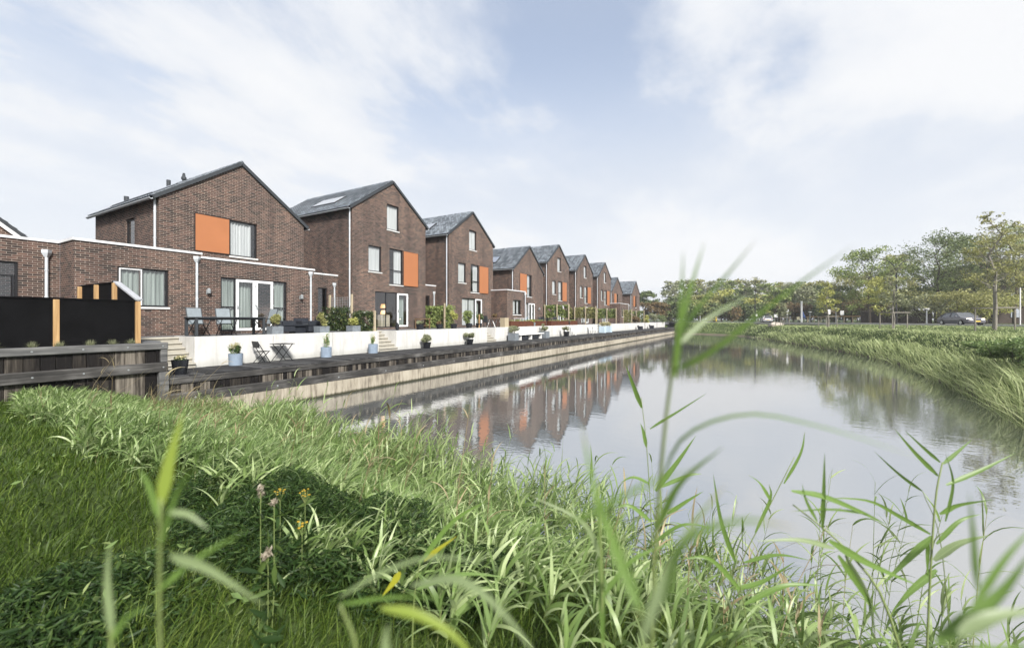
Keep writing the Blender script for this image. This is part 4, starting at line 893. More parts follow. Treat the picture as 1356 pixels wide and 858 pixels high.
for px, lb, rr in ((680, 'grey square planter with a small shrub at the near end of the white bench table', .33), (721, 'grey square planter with a dark shrub at the far end of the white bench table', .36)):
    y = Y_of(px, -16.85); r_ = square_pot('square_planter', -16.85, y, ZD, rr, .62, GREYPOT, lb, 'grey planters by the bench table')
    plant_in(r_, (-16.85, y, ZD + .95), (.5, .5, .42), 600, .09, FOL['greygreen']); stems_in(r_, (-16.85, y, ZD + .6), .12, .5, 8, BARK, .008)
b0, b1 = Y_of(684, -16.9), Y_of(716, -16.9)
bt_ = thing('bench_table', (-16.9, (b0 + b1) / 2, ZD), 'long low white bench table on the boardwalk between two grey planters', 'table')
t = MB(); t.bbox(-17.25, -16.55, b0, b1, ZD + .42, ZD + .50, .012); t.build('tabletop', WHITE, bt_)
for k in (.08, .5, .92):
    yy = b0 + (b1 - b0) * k; t = MB(); t.box(-17.15, -16.65, yy - .05, yy + .05, ZD, ZD + .42); t.build('leg', WHITE, bt_)
for k, lb in ((.28, 'dark wicker cube under the near half of the white bench table'), (.72, 'dark wicker cube under the far half of the white bench table')):
    yy = b0 + (b1 - b0) * k; t = MB(); t.bbox(-17.1, -16.7, yy - .5, yy + .5, ZD, ZD + .36, .03); tag(t.build('wicker_cube', RATTAN, None, loc=(-16.9, yy, ZD)), lb, 'stool', 'wicker cubes under the bench table')
def bistro_chair(loc, rz, label, mat):
    c = local('folding_chair', loc, label, 'chair', None, rz)
    t = MB(); t.box(-.2, .2, -.2, .18, .44, .455)
    for k in range(5): t.box(-.2, .2, -.2 + k * .078, -.2 + k * .078 + .06, .456, .466)
    t.build('seat', mat, c)
    t = MB(); t.prism([(.20, .60), (.235, .60), (.30, .86), (.265, .86)], 'x', -.2, .2); t.build('backrest', mat, c)
    for s_ in (-.19, .19):
        t = MB(); t.bar((s_, -.22, .0), (s_, .29, .86), .018, .028); t.build('leg', mat, c)
        t = MB(); t.bar((s_ * .88, .26, .0), (s_ * .88, -.18, .45), .018, .026); t.build('leg', mat, c)
    t = MB(); t.bar((-.19, -.1, .2), (.19, -.1, .2), .016, .016); t.build('stretcher', mat, c); t = MB(); t.bar((-.17, .13, .2), (.17, .13, .2), .016, .016); t.build('stretcher', mat, c)
    return c
def bistro_table(loc, rz, label, mat):
    c = local('folding_table', loc, label, 'table', None, rz)
    t = MB(); t.bbox(-.34, .34, -.34, .34, .70, .725, .006); t.build('tabletop', mat, c)
    for s_ in (-.27, .27):
        t = MB(); t.bar((s_, -.3, 0), (s_, .26, .70), .018, .026); t.build('leg', mat, c)
        t = MB(); t.bar((s_ * .92, .3, 0), (s_ * .92, -.26, .70), .018, .026); t.build('leg', mat, c)
    t = MB(); t.bar((-.27, -.18, .16), (.27, -.18, .16), .016, .016); t.build('stretcher', mat, c); t = MB(); t.bar((-.25, .18, .16), (.25, .18, .16), .016, .016); t.build('stretcher', mat, c)
    return c
bistro_chair((-16.95, Y_of(347, -16.95), ZD), R(180), 'black folding bistro chair on the boardwalk beside its table', BLACKM)
bistro_table((-16.95, Y_of(374, -16.95), ZD), R(0), 'black folding bistro table on the boardwalk against the white wall', BLACKM)
# dining set on the terrace
td = thing('dining_table', (-18.1, 8.95, ZT), 'long dark dining table on the near terrace with three sling chairs', 'table')
t = MB(); t.bbox(-18.55, -17.68, 7.65, 10.25, ZT + .70, ZT + .745, .008); t.build('tabletop', CHARC, td)
t = MB(); t.box(-18.45, -17.78, 7.75, 10.15, ZT + .63, ZT + .698); t.build('apron', CHARC, td)
for x_ in (-18.49, -17.74):
    for y_ in (7.72, 10.18):
        t = MB(); t.box(x_ - .035, x_ + .035, y_ - .045, y_ + .045, ZT, ZT + .70); t.build('leg', CHARC, td)
def sling_chair(loc, rz, label):
    c = local('sling_chair', loc, label, 'chair', 'sling chairs round the dining table', rz)   # faces +x
    t = MB(); t.prism([(-.24, .45), (.24, .47), (.24, .49), (-.24, .47)], 'y', -.25, .25); t.build('seat', MESHG, c)
    t = MB(); t.prism([(-.26, .47), (-.235, .47), (-.40, 1.10), (-.43, 1.10)], 'y', -.25, .25); t.build('backrest', MESHG, c)
    for s_ in (-.275, .275):
        t = MB(); t.tube([(-.42, s_, 1.1), (-.25, s_, .46), (.25, s_, .48)], .016, 6); t.build('side_frame', CHARC, c)
        t = MB(); t.tube([(.27, s_, .66), (-.05, s_, .68), (-.30, s_, .66)], .02, 6); t.build('armrest', CHARC, c)
        t = MB(); t.bar((.28, s_, .66), (-.28, s_, 0), .02, .03); t.build('leg', CHARC, c)
        t = MB(); t.bar((-.25, s_ * .94, .46), (.26, s_ * .94, 0), .02, .03); t.build('leg', CHARC, c)
    t = MB(); t.bar((-.43, -.275, 1.1), (-.43, .275, 1.1), .025, .03); t.build('top_rail', CHARC, c)
    return c
sling_chair((-18.95, 8.35, ZT), R(4), 'grey sling chair on the far side of the dining table, nearest the downpipe')
sling_chair((-18.95, 9.35, ZT), R(-5), 'grey sling chair on the far side of the dining table, in the middle')
sling_chair((-18.25, 10.5, ZT), R(-90), 'grey sling chair at the end of the dining table by the white doors')
r_ = square_pot('square_planter', -17.82, Y_of(364, -17.82), ZT, .24, .36, GREYPOT, 'grey stone planter with a dwarf conifer in front of the white doors', 'stone planters along the wall edge')
yy = r_.location.y; plant_in(r_, (-17.82, yy, ZT + .68), (.24, .24, .36), 900, .05, FOL['olive'], elong=3); stems_in(r_, (-17.82, yy, ZT + .33), .03, .3, 3, BARK, .012, .1)
for px, lb in ((426, 'grey stone planter with a yellow green shrub beside the rattan armchair'), (468, 'grey stone planter with a yellow green shrub in front of the clipped hedge')):
    yy = Y_of(px, -17.82); r_ = square_pot('square_planter', -17.82, yy, ZT, .25, .33, GREYPOT, lb, 'stone planters along the wall edge')
    plant_in(r_, (-17.82, yy, ZT + .62), (.32, .32, .36), 420, .08, FOL['yellow' if px > 430 else 'olive']); stems_in(r_, (-17.82, yy, ZT + .3), .06, .4, 6, BARK, .008)
def rattan_chair(loc, rz, label):
    c = local('rattan_armchair', loc, label, 'armchair', 'dark rattan armchairs', rz)
    t = MB(); t.bbox(-.36, .36, -.38, .38, .06, .34, .03); t.build('base', RATTAN, c)
    t = MB(); t.prism([(-.40, .34), (-.24, .34), (-.33, .72), (-.43, .72)], 'y', -.40, .40); t.build('backrest', RATTAN, c)
    for s_ in (-1, 1):
        t = MB(); t.bbox(-.24, .36, min(s_ * .39, s_ * .27), max(s_ * .39, s_ * .27), .345, .58, .025); t.build('armrest', RATTAN, c)
    t = MB(); t.bbox(-.22, .36, -.26, .26, .345, .45, .03); t.build('cushion', CHARC, c); return c
rattan_chair((-19.0, Y_of(377, -19.0), ZT), R(80), 'dark rattan armchair nearest the white doors, facing the low table')
rattan_chair((-18.6, Y_of(414, -18.6), ZT), R(-100), 'dark rattan armchair beside the grey planter and downpipe')
rattan_chair((-19.85, Y_of(404, -19.85), ZT + .0), R(0), 'dark rattan armchair against the brick wall behind the low table')
lt = thing('low_table', (-18.85, Y_of(394, -18.85), ZT), 'dark low coffee table between the rattan armchairs', 'table'); yy = lt.location.y
t = MB(); t.bbox(-19.2, -18.5, yy - .35, yy + .35, ZT + .34, ZT + .40, .01); t.build('tabletop', RATTAN, lt)
t = MB(); t.bbox(-19.1, -18.6, yy - .27, yy + .27, ZT, ZT + .338, .01); t.build('base', RATTAN, lt)

# plot dividers: posts with hedges
def leafbox(root, b, n, size, mat, name='foliage'):
    x0, x1, y0, y1, z0, z1 = b; P = np.column_stack([rng.uniform(x0, x1, n), rng.uniform(y0, y1, n), rng.uniform(z0, z1, n)])
    P += rng.normal(size=P.shape) * .05; k = lumps(P[:, [0, 2]] * 2.2 + P[:, [1]]) + .6 * np.sin(P[:, 2] * 5 + P[:, 0] * 3)
    P = P[k > -1.0]; V, F = leafquads(P, size, rng); return meshnp(name, V, F, mat, root)
def post_thing(x, y, z0, z1, label, group, w=.05, mat=None):
    t = MB(); t.bbox(x - w, x + w, y - w, y + w, z0, z1, .006); return tag(t.build('fence_post', mat or PALEPOST, None, loc=(x, y, z0)), label, 'post', group)
def hedge(b, n, size, label, mat=None, z=None, group='hedge panels between the terraces'):
    x0, x1, y0, y1, z0, z1 = b; h = thing('hedge', ((x0 + x1) / 2, (y0 + y1) / 2, z if z is not None else z0), label, 'hedge', group)
    t = MB(); k = x0 + .15
    while k < x1: t.tube([(k, (y0 + y1) / 2, h.location.z), (k + .05, (y0 + y1) / 2, z1 - .2)], .02, 5); k += .45
    t.build('stem', BARK, h); leafbox(h, b, n, size, mat or HEDGE); return h
YA = 15.95
post_thing(-17.55, YA, ZT, ZT + 1.12, 'short pale post at the wall end of the first hedge', 'pale fence posts')
post_thing(-19.35, YA, ZT, ZT + 2.05, 'tall pale post where the first clipped hedge meets the higher trellis', 'pale fence posts')
post_thing(-21.2, YA, ZT, ZT + 2.05, 'tall pale post by the brick wall behind the first hedge', 'pale fence posts')
hedge((-19.2, -17.65, YA - .22, YA + .22, ZT, ZT + 1.05), 2600, .075, 'low clipped ivy hedge ending at a short pale post')
hedge((-21.5, -19.45, YA - .35, YA + .22, ZT, ZT + 1.30), 2800, .09, 'bushy hedge under the wire trellis beside the first tall house')
tr_ = thing('trellis', (-20.3, YA, ZT), 'grey wire trellis panel above the bushy hedge', 'trellis')
t = MB()
for k in range(13): xx = -21.1 + k * .14; t.box(xx - .006, xx + .006, YA - .006, YA + .006, ZT + .9, ZT + 1.9)
for k in range(8): zz_ = ZT + .92 + k * .138; t.box(-21.12, -19.4, YA + .007, YA + .017, zz_ - .006, zz_ + .006)
t.build('wire_mesh', STEEL, tr_)
YB = 25.1
hedge((-22.4, -19.4, YB - .3, YB + .25, ZT, ZT + 1.65), 4200, .10, 'tall leafy hedge between the second and third tall plots', FOL['green'])
post_thing(-19.9, YB - .35, ZT, ZT + 1.85, 'pale post standing in the tall leafy hedge', 'pale fence posts')
post_thing(-17.62, 25.95, ZT, ZT + 1.0, 'thin tan post at the wall edge right of the bushy pots', 'pale fence posts', .04, POST)
def bush_pot(px, r, h, mat, lb, pm=GREYPOT, sz=.09, X=-17.75, n=500):
    y = Y_of(px, X); r_ = round_pot('shrub_pot', X, y, ZT, .24, .36, pm, lb, 'pots along the white wall top', .75)
    plant_in(r_, (X, y, ZT + .36 + h * .5), (r, r, h * .6), n, sz, mat); stems_in(r_, (X, y, ZT + .3), .06, h * .6, 6, BARK, .008, .3); return r_
bush_pot(556, .24, .22, FOL['greygreen'], 'dark pot of grey foliage standing in front of the wooden bench', BLACKPOT)
bush_pot(582, .2, .16, FOL['rust'], 'dark bowl with low reddish plants under the leafy hedge', BLACKPOT)
bush_pot(601, .42, .85, FOL['yellow'], 'grey pot with a tall yellow shrub, nearer of the bushy pair', BLACKPOT, .09)
bush_pot(621, .50, .95, FOL['green'], 'grey pot with a wide bright green shrub beside the cream curtains', BLACKPOT, .09, -17.75, 800)
bush_pot(634, .34, .75, FOL['dark'], 'pot with a dark shrub against the tan post', BLACKPOT)
y = Y_of(526, -17.75); t = MB(); t.lathe([(.07, ZT), (.11, ZT + .16), (.10, ZT + .34), (.05, ZT + .42), (.06, ZT + .46), (.05, ZT + .46)], 16, (-17.75, y)); tag(t.build('vase', BLACKPOT, None, loc=(-17.75, y, ZT)), 'small black vase on the wall edge by the open patio door', 'vase')
wb = thing('wooden_bench', (-20.25, 22.75, ZT), 'brown wooden side table against the brick wall right of the open patio door', 'bench')
t = MB(); t.bbox(-20.5, -20.0, 22.2, 23.3, ZT + .66, ZT + .72, .01); t.build('top', WOOD, wb)
t = MB(); t.box(-20.47, -20.03, 22.28, 23.22, ZT + .2, ZT + .23); t.build('shelf', WOOD, wb)
for x_ in (-20.45, -20.05):
    for y_ in (22.26, 23.24): t = MB(); t.box(x_ - .03, x_ + .03, y_ - .03, y_ + .03, ZT, ZT + .658); t.build('leg', WOOD, wb)
# wooden trestle table and chair by the third house
tt = thing('trestle_table', (-18.9, Y_of(655, -18.9), ZT), 'wooden garden table on white trestle legs by the third house', 'table'); x_, y_ = -18.9, tt.location.y
t = MB(); t.bbox(x_ - .45, x_ + .45, y_ - .75, y_ + .75, ZT + .72, ZT + .76, .008); t.build('tabletop', WOOD, tt)
for dy in (-.55, .55):
    for s_ in (-1, 1): t = MB(); t.bar((x_ + s_ * .4, y_ + dy, ZT), (x_ + s_ * .08, y_ + dy, ZT + .72), .04, .05); t.build('leg', WHITE, tt)
plant_in(thing('table_plant', (x_, y_, ZT + .76), 'small reddish plant standing on the wooden trestle table', 'plant'), (x_, y_, ZT + .95), (.3, .3, .2), 200, .08, FOL['rust'])
def simple_chair(loc, rz, label, mat, cat='chair', group=None):
    c = local('garden_chair', loc, label, cat, group, rz)
    t = MB(); t.bbox(-.23, .23, -.23, .23, .42, .46, .01); t.build('seat', mat, c)
    t = MB(); t.prism([(-.24, .46), (-.20, .46), (-.28, .92), (-.31, .92)], 'y', -.22, .22); t.build('backrest', mat, c)
    for sx in (-.2, .2):
        for sy in (-.2, .2): t = MB(); t.box(sx - .02, sx + .02, sy - .02, sy + .02, 0, .42); t.build('leg', mat, c)
    for sy in (-.24, .24): t = MB(); t.bar((.2, sy, .64), (-.26, sy, .66), .03, .03); t.bar((.2, sy, .46), (.2, sy, .64), .03, .03); t.build('armrest', mat, c)
    return c
simple_chair((-18.6, Y_of(645, -18.6), ZT), R(90), 'dark garden chair at the near end of the wooden trestle table', CHARC)
t = MB(); y = Y_of(668, -17.75); t.bbox(-18.0, -17.5, y - .3, y + .3, ZT, ZT + .78, .01); tag(t.build('wooden_box', PALEPOST, None, loc=(-17.75, y, ZT)), 'pale wooden box standing left of the rust brown planter', 'box')
for a_, b_, lb in ((673.5, 720.5, 'long rust brown steel planter with a yellow plant, left of the gap'), (727, 762, 'long rust brown steel planter right of the dark garden set')):
    y0, y1 = Y_of(a_, -17.75), Y_of(b_, -17.75); c = thing('steel_planter', (-17.75, (y0 + y1) / 2, ZT), lb, 'planter', 'rust brown planters')
    t = MB(); t.bbox(-18.0, -17.5, y0, y1, ZT, ZT + .5, .01); t.build('box', CORTEN, c)
    P = np.column_stack([rng.uniform(-17.95, -17.55, 300), rng.uniform(y0 + .1, y1 - .1, 300), rng.uniform(ZT + .5, ZT + .62, 300)]); V, F = leafquads(P, .07, rng); meshnp('foliage', V, F, FOL['green'], c)
bush_pot(706, .42, .3, FOL['yellow'], 'yellow plant in a pot in front of the rust brown planter', GREYPOT, .1, -17.35 - .3)
bush_pot(752, .4, .3, FOL['greygreen'], 'grey green plant in a pot at the end of the second rust planter', BLACKPOT, .1, -17.65)
simple_chair((-18.4, Y_of(694, -18.4), ZT), R(200), 'pale chair beside the small white table at the brick extension', PALEBLUE)
wt = thing('side_table', (-18.35, Y_of(687.5, -18.35), ZT), 'small white table against the brick extension', 'table'); x_, y_ = wt.location.x, wt.location.y
t = MB(); t.bbox(x_ - .35, x_ + .35, y_ - .4, y_ + .4, ZT + .72, ZT + .76, .008); t.build('tabletop', WHITE, wt)
for sx in (-.28, .28):
    for sy in (-.33, .33): t = MB(); t.box(x_ + sx - .025, x_ + sx + .025, y_ + sy - .025, y_ + sy + .025, ZT, ZT + .72); t.build('leg', WHITE, wt)
gt = thing('garden_table', (-18.9, Y_of(727, -18.9), ZT), 'charcoal garden table between the two rust planters', 'table'); x_, y_ = gt.location.x, gt.location.y
t = MB(); t.bbox(x_ - .5, x_ + .5, y_ - .9, y_ + .9, ZT + .71, ZT + .75, .008); t.build('tabletop', CHARC, gt)
for sx in (-.42, .42):
    for sy in (-.8, .8): t = MB(); t.box(x_ + sx - .03, x_ + sx + .03, y_ + sy - .03, y_ + sy + .03, ZT, ZT + .71); t.build('leg', CHARC, gt)
for dx, dy, rz, lb in ((0, -1.3, 90, 'charcoal garden chair at the near end of the charcoal table'), (0, 1.3, -90, 'charcoal garden chair at the far end of the charcoal table'), (-.85, 0, 0, 'charcoal garden chair on the house side of the charcoal table')):
    simple_chair((x_ + dx, y_ + dy, ZT), R(rz), lb, CHARC, group='chairs round the charcoal table')
# trained hedge panels on posts: one divider per plot further down the row
ords = ['first', 'second', 'third', 'fourth', 'fifth']
for i, Yd in enumerate((43.6, 52.8, 62.0, 71.2, 80.3)):
    xs = (-22.0, -20.5, -19.0, -17.6)
    for k, x_ in enumerate(xs):
        o = post_thing(x_, Yd - .27, ZT, ZT + 2.35, '', 'posts of the trained hedge dividers', .055); o['label'] = '%s post from the houses in the %s trained hedge divider' % (ords[k], ords[i])
    b = (-21.9, -17.7, Yd - .14, Yd + .16, ZT + (.85 if i < 3 else .2), ZT + 2.2)
    hedge(b, 3000, .14, '%s trained hedge panel hung between tall pale posts' % ords[i], FOL['green'] if i % 2 == 0 else FOL['olive'], ZT, 'trained hedge panels')
# white chairs, pale blue planters further along the boardwalk
for i, (px, rz, lb) in enumerate(((752, 0, 'white garden chair by the dark bowl, nearest of the white chairs'), (760, 10, 'white garden chair second along the boardwalk from the dark bowl'), (783, 0, 'white garden chair third along the boardwalk, left of the pale blue planters'), (789, -10, 'white garden chair touching the pale blue planters'))):
    simple_chair((-16.95, Y_of(px, -16.95), ZD), R(rz), lb, WHITE, group='white chairs on the boardwalk')
r_ = round_pot('shrub_pot', -16.6, Y_of(750, -16.6), ZD, .32, .5, BLACKPOT, 'dark bowl with a small shrub beside the nearest white chair', 'single pots on the boardwalk', .8); plant_in(r_, (-16.6, r_.location.y, ZD + .8), (.5, .5, .4), 300, .1, FOL['greygreen'])
for px, lb in ((798, 'pale blue tall planter of cream flowers, nearer one'), (806, 'pale blue tall planter of cream flowers, farther one')):
    y = Y_of(px, -16.8); r_ = square_pot('square_planter', -16.8, y, ZD, .36, .85, PALEBLUE, lb, 'pale blue planters'); plant_in(r_, (-16.8, y, ZD + 1.15), (.55, .6, .42), 420, .11, DRYHEAD); 
for px, lb in ((848, 'dark low lounge seat at the far end of the boardwalk, left one'), (863, 'dark low lounge seat at the far end of the boardwalk, right one')):
    rattan_chair((-16.6, Y_of(px, -16.6), ZD), R(0), lb)
for px, X, r, h, mt, lb in ((855, -18.2, 1.1, 1.5, 'yellow', 'pale yellow grass clump over the far end of the white wall'), (866, -18.4, 1.6, 2.0, 'greygreen', 'grey green bush over the far end of the white wall'), (877, -17.6, 1.5, 1.9, 'dark', 'dark rounded bush at the very end of the white wall'), (843, -18.6, 1.2, 1.2, 'rust', 'reddish bush below the last brick house')):
    y = Y_of(px, X); b = thing('shrub', (X, y, ZT), lb, 'shrub', 'shrubs at the end of the row'); plant_in(b, (X, y, ZT + h * .5), (r, r, h * .62), 1100, .16, FOL[mt]); stems_in(b, (X, y, ZT), .2, h * .6, 6, BARK, .02)
# blue grey tufts in the planter
for i, (y, lb) in enumerate(((2.55, 'leftmost of the'), (3.15, 'second from left of the'), (3.62, 'middle'), (4.2, 'third from right of the'), (4.65, 'second from right of the'), (5.05, 'rightmost of the'))):
    tf = thing('grass_tuft', (-15.3, y, zc_ - .02), '%s blue grey grass tuft%s on the timber planter' % (lb, '' if lb == 'middle' else 's'), 'plant', 'blue grey grass tufts')
    n = 160; a = rng.uniform(0, 6.283, n); e = rng.uniform(.1, 1.3, n); Lg = rng.uniform(.10, .19, n); d = np.stack([np.cos(a) * np.sin(e), np.sin(a) * np.sin(e), np.cos(e)], 1)
    B = np.array([-15.3, y, zc_ - .02]) + rng.normal(size=(n, 3)) * np.array([.03, .03, 0]); sd = np.stack([-np.sin(a), np.cos(a), 0 * a], 1) * .004
    V = np.stack([B - sd, B + sd, B + d * Lg[:, None] + sd * .2, B + d * Lg[:, None] - sd * .2], 1).reshape(-1, 3); meshnp('blades', V, np.arange(4 * n).reshape(n, 4), FOL['greygreen'], tf)

# ------------------------------------------------------------------ trees
def tree_mesh(h, wr, kind, seed, leaf, nleaf, base=.25, trunk_r=None):
    """trunk with limbs and a crown of leaf clumps round the limb ends; base = bare share of the height"""
    g = np.random.default_rng(seed); rr = random.Random(seed); t = MB(); tr = trunk_r or h * .016
    pts = [Vector((0, 0, 0))]; k = 7
    for i in range(1, k): pts.append(Vector((rr.uniform(-1, 1) * h * .012 * i, rr.uniform(-1, 1) * h * .012 * i, h * .93 * i / (k - 1))))
    t.tube(pts, [tr * (1 - .85 * i / (k - 1)) for i in range(k)], 7)
    ends = []; nb = {'ash': 26, 'poplar': 24, 'round': 22, 'young': 28, 'shrub': 20}[kind]
    for j in range(nb):
        f = base + (1 - base) * (j + rr.random() * .8) / nb * .96; a = j * 2.4 + rr.uniform(-.5, .5)
        q = (f - base) / (1 - base)
        prof = {'ash': (.55 + .9 * q) * (1 - q ** 3) + .15, 'poplar': .75 * math.sin(math.pi * min(1, .15 + q * .85)) + .12, 'round': math.sqrt(max(.03, 1 - (1.9 * q - .85) ** 2)), 'young': .9 * (1 - q) ** .7 + .15, 'shrub': math.sqrt(max(.05, 1 - q * q))}[kind]
        ln = wr * prof * rr.uniform(.65, 1.15); i0 = min(k - 2, int(f / .93 * (k - 1))); p0 = pts[i0].lerp(pts[i0 + 1], min(1, f / .93 * (k - 1) - i0))
        up = rr.uniform(.2, .8); e = p0 + Vector((math.cos(a) * ln, math.sin(a) * ln, ln * up))
        if e.z > h * .97: e = p0 + (e - p0) * max(.15, (h * .97 - p0.z) / (e.z - p0.z))
        mid = p0.lerp(e, .5) + Vector((0, 0, -.08 * ln)); t.tube([p0, mid, e], [tr * .4 * (1 - .6 * f), tr * .25 * (1 - .6 * f), tr * .06], 4, False)
        ends.append((e, ln)); ends.append((mid.lerp(e, .45) + Vector((rr.uniform(-.3, .3) * ln, rr.uniform(-.3, .3) * ln, rr.uniform(0, .25) * ln)), ln * .8))
        for m_ in range(2):
            e2 = mid + Vector((rr.uniform(-.6, .6) * ln, rr.uniform(-.6, .6) * ln, rr.uniform(.1, .6) * ln)); e2.z = min(e2.z, h * rr.uniform(.9, .99)); t.tube([mid, e2], [tr * .16, tr * .04], 3, False); ends.append((e2, ln * .7))
    ends.append((Vector((pts[-1].x, pts[-1].y, h * .95)), wr * .35))
    C = np.array([e[0] for e in ends]); Rr = np.array([max(.12 * wr, e[1] * .36) for e in ends]); wgt = (Rr ** 1.6) * g.uniform(.35, 1.4, len(Rr)); idx = g.choice(len(C), nleaf, p=wgt / wgt.sum())
    d = g.normal(size=(nleaf, 3)); d /= np.linalg.norm(d, axis=1)[:, None]; P = C[idx] + d * (g.uniform(0, 1, (nleaf, 1)) ** .5) * Rr[idx][:, None] * np.array([1, 1, .72])
    P[:, 2] = np.maximum(P[:, 2], .05); V, F = leafquads(P, leaf, g); return t, V, F
PROTO = {}
def tree(px, d, top, wpx, kind, fol, label, group, leaf=None, nleaf=2600, base=.25, bark=None, name='tree', cat='tree', xy=None, seed=None, zg=None):
    p = at(px, d); zg = ZT - .1 if zg is None else zg; h = (423 - top) / FPX * d + CAMZ - zg; wr = wpx / 2 / FPX * d
    sd = seed if seed is not None else int(px * 7 + d); nleaf = int(nleaf * 1.5) if leaf is None else nleaf; leaf = leaf or max(.10, d * .0027)
    key = (kind, fol, round(base, 1), len([k for k in PROTO if k[:2] == (kind, fol)]) if seed is None else seed)
    root = thing(name, (p.x, p.y, zg), label, cat, group); root['_o'] = [0.0, 0.0, 0.0]
    t, V, F = tree_mesh(h, wr, kind, sd, leaf, nleaf, base)
    t.build('trunk', bark or BARK, root); meshnp('crown', V, F, FOL[fol] if isinstance(fol, str) else fol, root); root.rotation_euler.z = (sd % 63) / 10
    return root
# near the road on the right
G = 'trees beyond the road'
tree(1152, 74, 331, 66, 'ash', 'green', 'tall open crowned green tree, leftmost of the tall right hand group', G, nleaf=4600, base=.12)
tree(1187, 80, 338, 60, 'round', 'olive', 'olive tree directly behind the double armed street lamp', G, nleaf=3000)
tree(1243, 70, 311, 92, 'ash', 'dark', 'large dark tree with sky showing through its crown, behind the dark car', G, nleaf=4600, base=.12)
tree(1282, 76, 316, 80, 'ash', 'green', 'broad green tree right of the large dark one', G, nleaf=4600, base=.12)
tree(1306, 66, 335, 60, 'round', 'greygreen', 'grey green tree behind the staked young tree', G, nleaf=2800, base=.2)
tree(1343, 62, 300, 70, 'round', 'olive', 'olive tree in front of the brown building', G, nleaf=4600, base=.12)
tree(1372, 70, 292, 90, 'ash', 'green', 'green tree at the right edge, taller than the brown building', G, nleaf=4600, base=.12)
tree(1430, 75, 300, 90, 'ash', 'olive', 'olive tree past the brown building', G, nleaf=3000)
tree(1168, 66, 368, 42, 'round', 'yellow', 'pale yellow green small tree left of the double armed lamp', G, nleaf=2200, base=.15)
tree(1212, 84, 352, 60, 'round', 'green', 'mid green tree between the double lamp and the large dark tree', G, nleaf=2600)
tree(1128, 96, 362, 46, 'round', 'olive', 'olive tree above the long wooden rail', G, nleaf=2400)
tree(1105, 100, 378, 40, 'round', 'dark', 'dark rounded tree behind the wooden rail', G, nleaf=2400, base=.1)
tree(1225, 63, 392, 60, 'shrub', 'greygreen', 'grey green shrub in front of the dark boarded fence', 'roadside shrubs', nleaf=1800, base=.05, name='shrub', cat='shrub')
tree(1268, 60, 390, 90, 'shrub', 'olive', 'wide yellowish shrub right behind the dark car', 'roadside shrubs', nleaf=3200, base=.05, name='shrub', cat='shrub')
tree(1298, 62, 396, 70, 'shrub', 'yellow', 'yellow green shrub behind the staked young tree', 'roadside shrubs', nleaf=2400, base=.05, name='shrub', cat='shrub')
tree(1140, 92, 402, 60, 'shrub', 'rust', 'brownish shrub left of the dark boarded fence', 'roadside shrubs', nleaf=1800, base=.05, name='shrub', cat='shrub')
for i, (px, d, top, wd, fo, lb) in enumerate(((1135, 104, 396, 60, 'dark', 'dark bushy mass behind the wooden rail'), (1165, 98, 388, 64, 'green', 'green bushy mass behind the boarded fence, its left end'), (1195, 94, 384, 66, 'olive', 'olive bushy mass behind the boarded fence, below the double lamp arms'), (1225, 92, 380, 66, 'dark', 'dark bushy mass behind the boarded fence, its right end'), (1258, 90, 378, 74, 'green', 'green bushy mass under the large dark tree'), (1295, 90, 374, 80, 'olive', 'olive bushy mass left of the brown building'))):
    tree(px, d, top, wd, 'shrub', fo, lb, 'bushes behind the road', nleaf=3000, base=0, leaf=.32, name='shrub', cat='shrub')
# the tall wood at the far end
ORD = 'first second third fourth fifth sixth seventh eighth ninth tenth eleventh twelfth thirteenth fourteenth fifteenth sixteenth seventeenth'.split()
gk = ['poplar', 'ash', 'poplar', 'round']; gf = ['greygreen', 'olive', 'green', 'greygreen']; gl_ = ['grey green', 'olive', 'green', 'grey green']
far = [(889, 132, 372, 28), (902, 138, 370, 26), (915, 128, 376, 26), (928, 140, 369, 30), (941, 133, 372, 26), (955, 138, 367, 30), (968, 130, 371, 26), (980, 142, 369, 30), (992, 134, 372, 24), (1004, 140, 370, 28), (1018, 135, 375, 24), (1031, 141, 372, 28), (1044, 134, 376, 24), (1057, 140, 373, 28), (1070, 136, 377, 24), (1084, 141, 371, 30), (1097, 134, 379, 26)]
for i, (px, d, top, wd) in enumerate(far):
    tree(px, d, top, wd, gk[i % 3], gf[(i * 3) % 4], 'tall thin %s tree, %s from the left in the far wood' % (gl_[(i * 3) % 4], ORD[i]), 'tall thin trees of the far wood', nleaf=1500, base=.30 if i % 3 else .38, bark=PALEBARK, leaf=.40)
low = [(886, 112, 404, 30, 'olive'), (899, 118, 394, 30, 'dark'), (913, 114, 399, 30, 'green'), (926, 119, 392, 32, 'olive'), (941, 113, 398, 32, 'olive'), (956, 118, 385, 38, 'yellow'), (971, 114, 393, 32, 'dark'), (985, 119, 381, 26, 'dark'), (996, 112, 396, 28, 'yellow'), (1012, 118, 390, 34, 'olive'), (1028, 114, 384, 34, 'green'), (1043, 119, 388, 32, 'dark'), (1058, 113, 381, 36, 'greygreen'), (1074, 119, 374, 38, 'olive'), (1090, 114, 382, 38, 'green'), (1104, 119, 384, 34, 'dark'), (1119, 112, 390, 34, 'olive')]
cw = {'olive': 'olive', 'dark': 'dark green', 'green': 'green', 'yellow': 'yellowing', 'greygreen': 'grey green'}
for i, (px, d, top, wd, fo) in enumerate(low):
    tree(px, d, top, wd, 'round', fo, '%s bushy tree fronting the far wood, %s from the left' % (cw[fo], ORD[i]), 'bushy trees fronting the far wood', nleaf=2300, base=.02, leaf=.40)
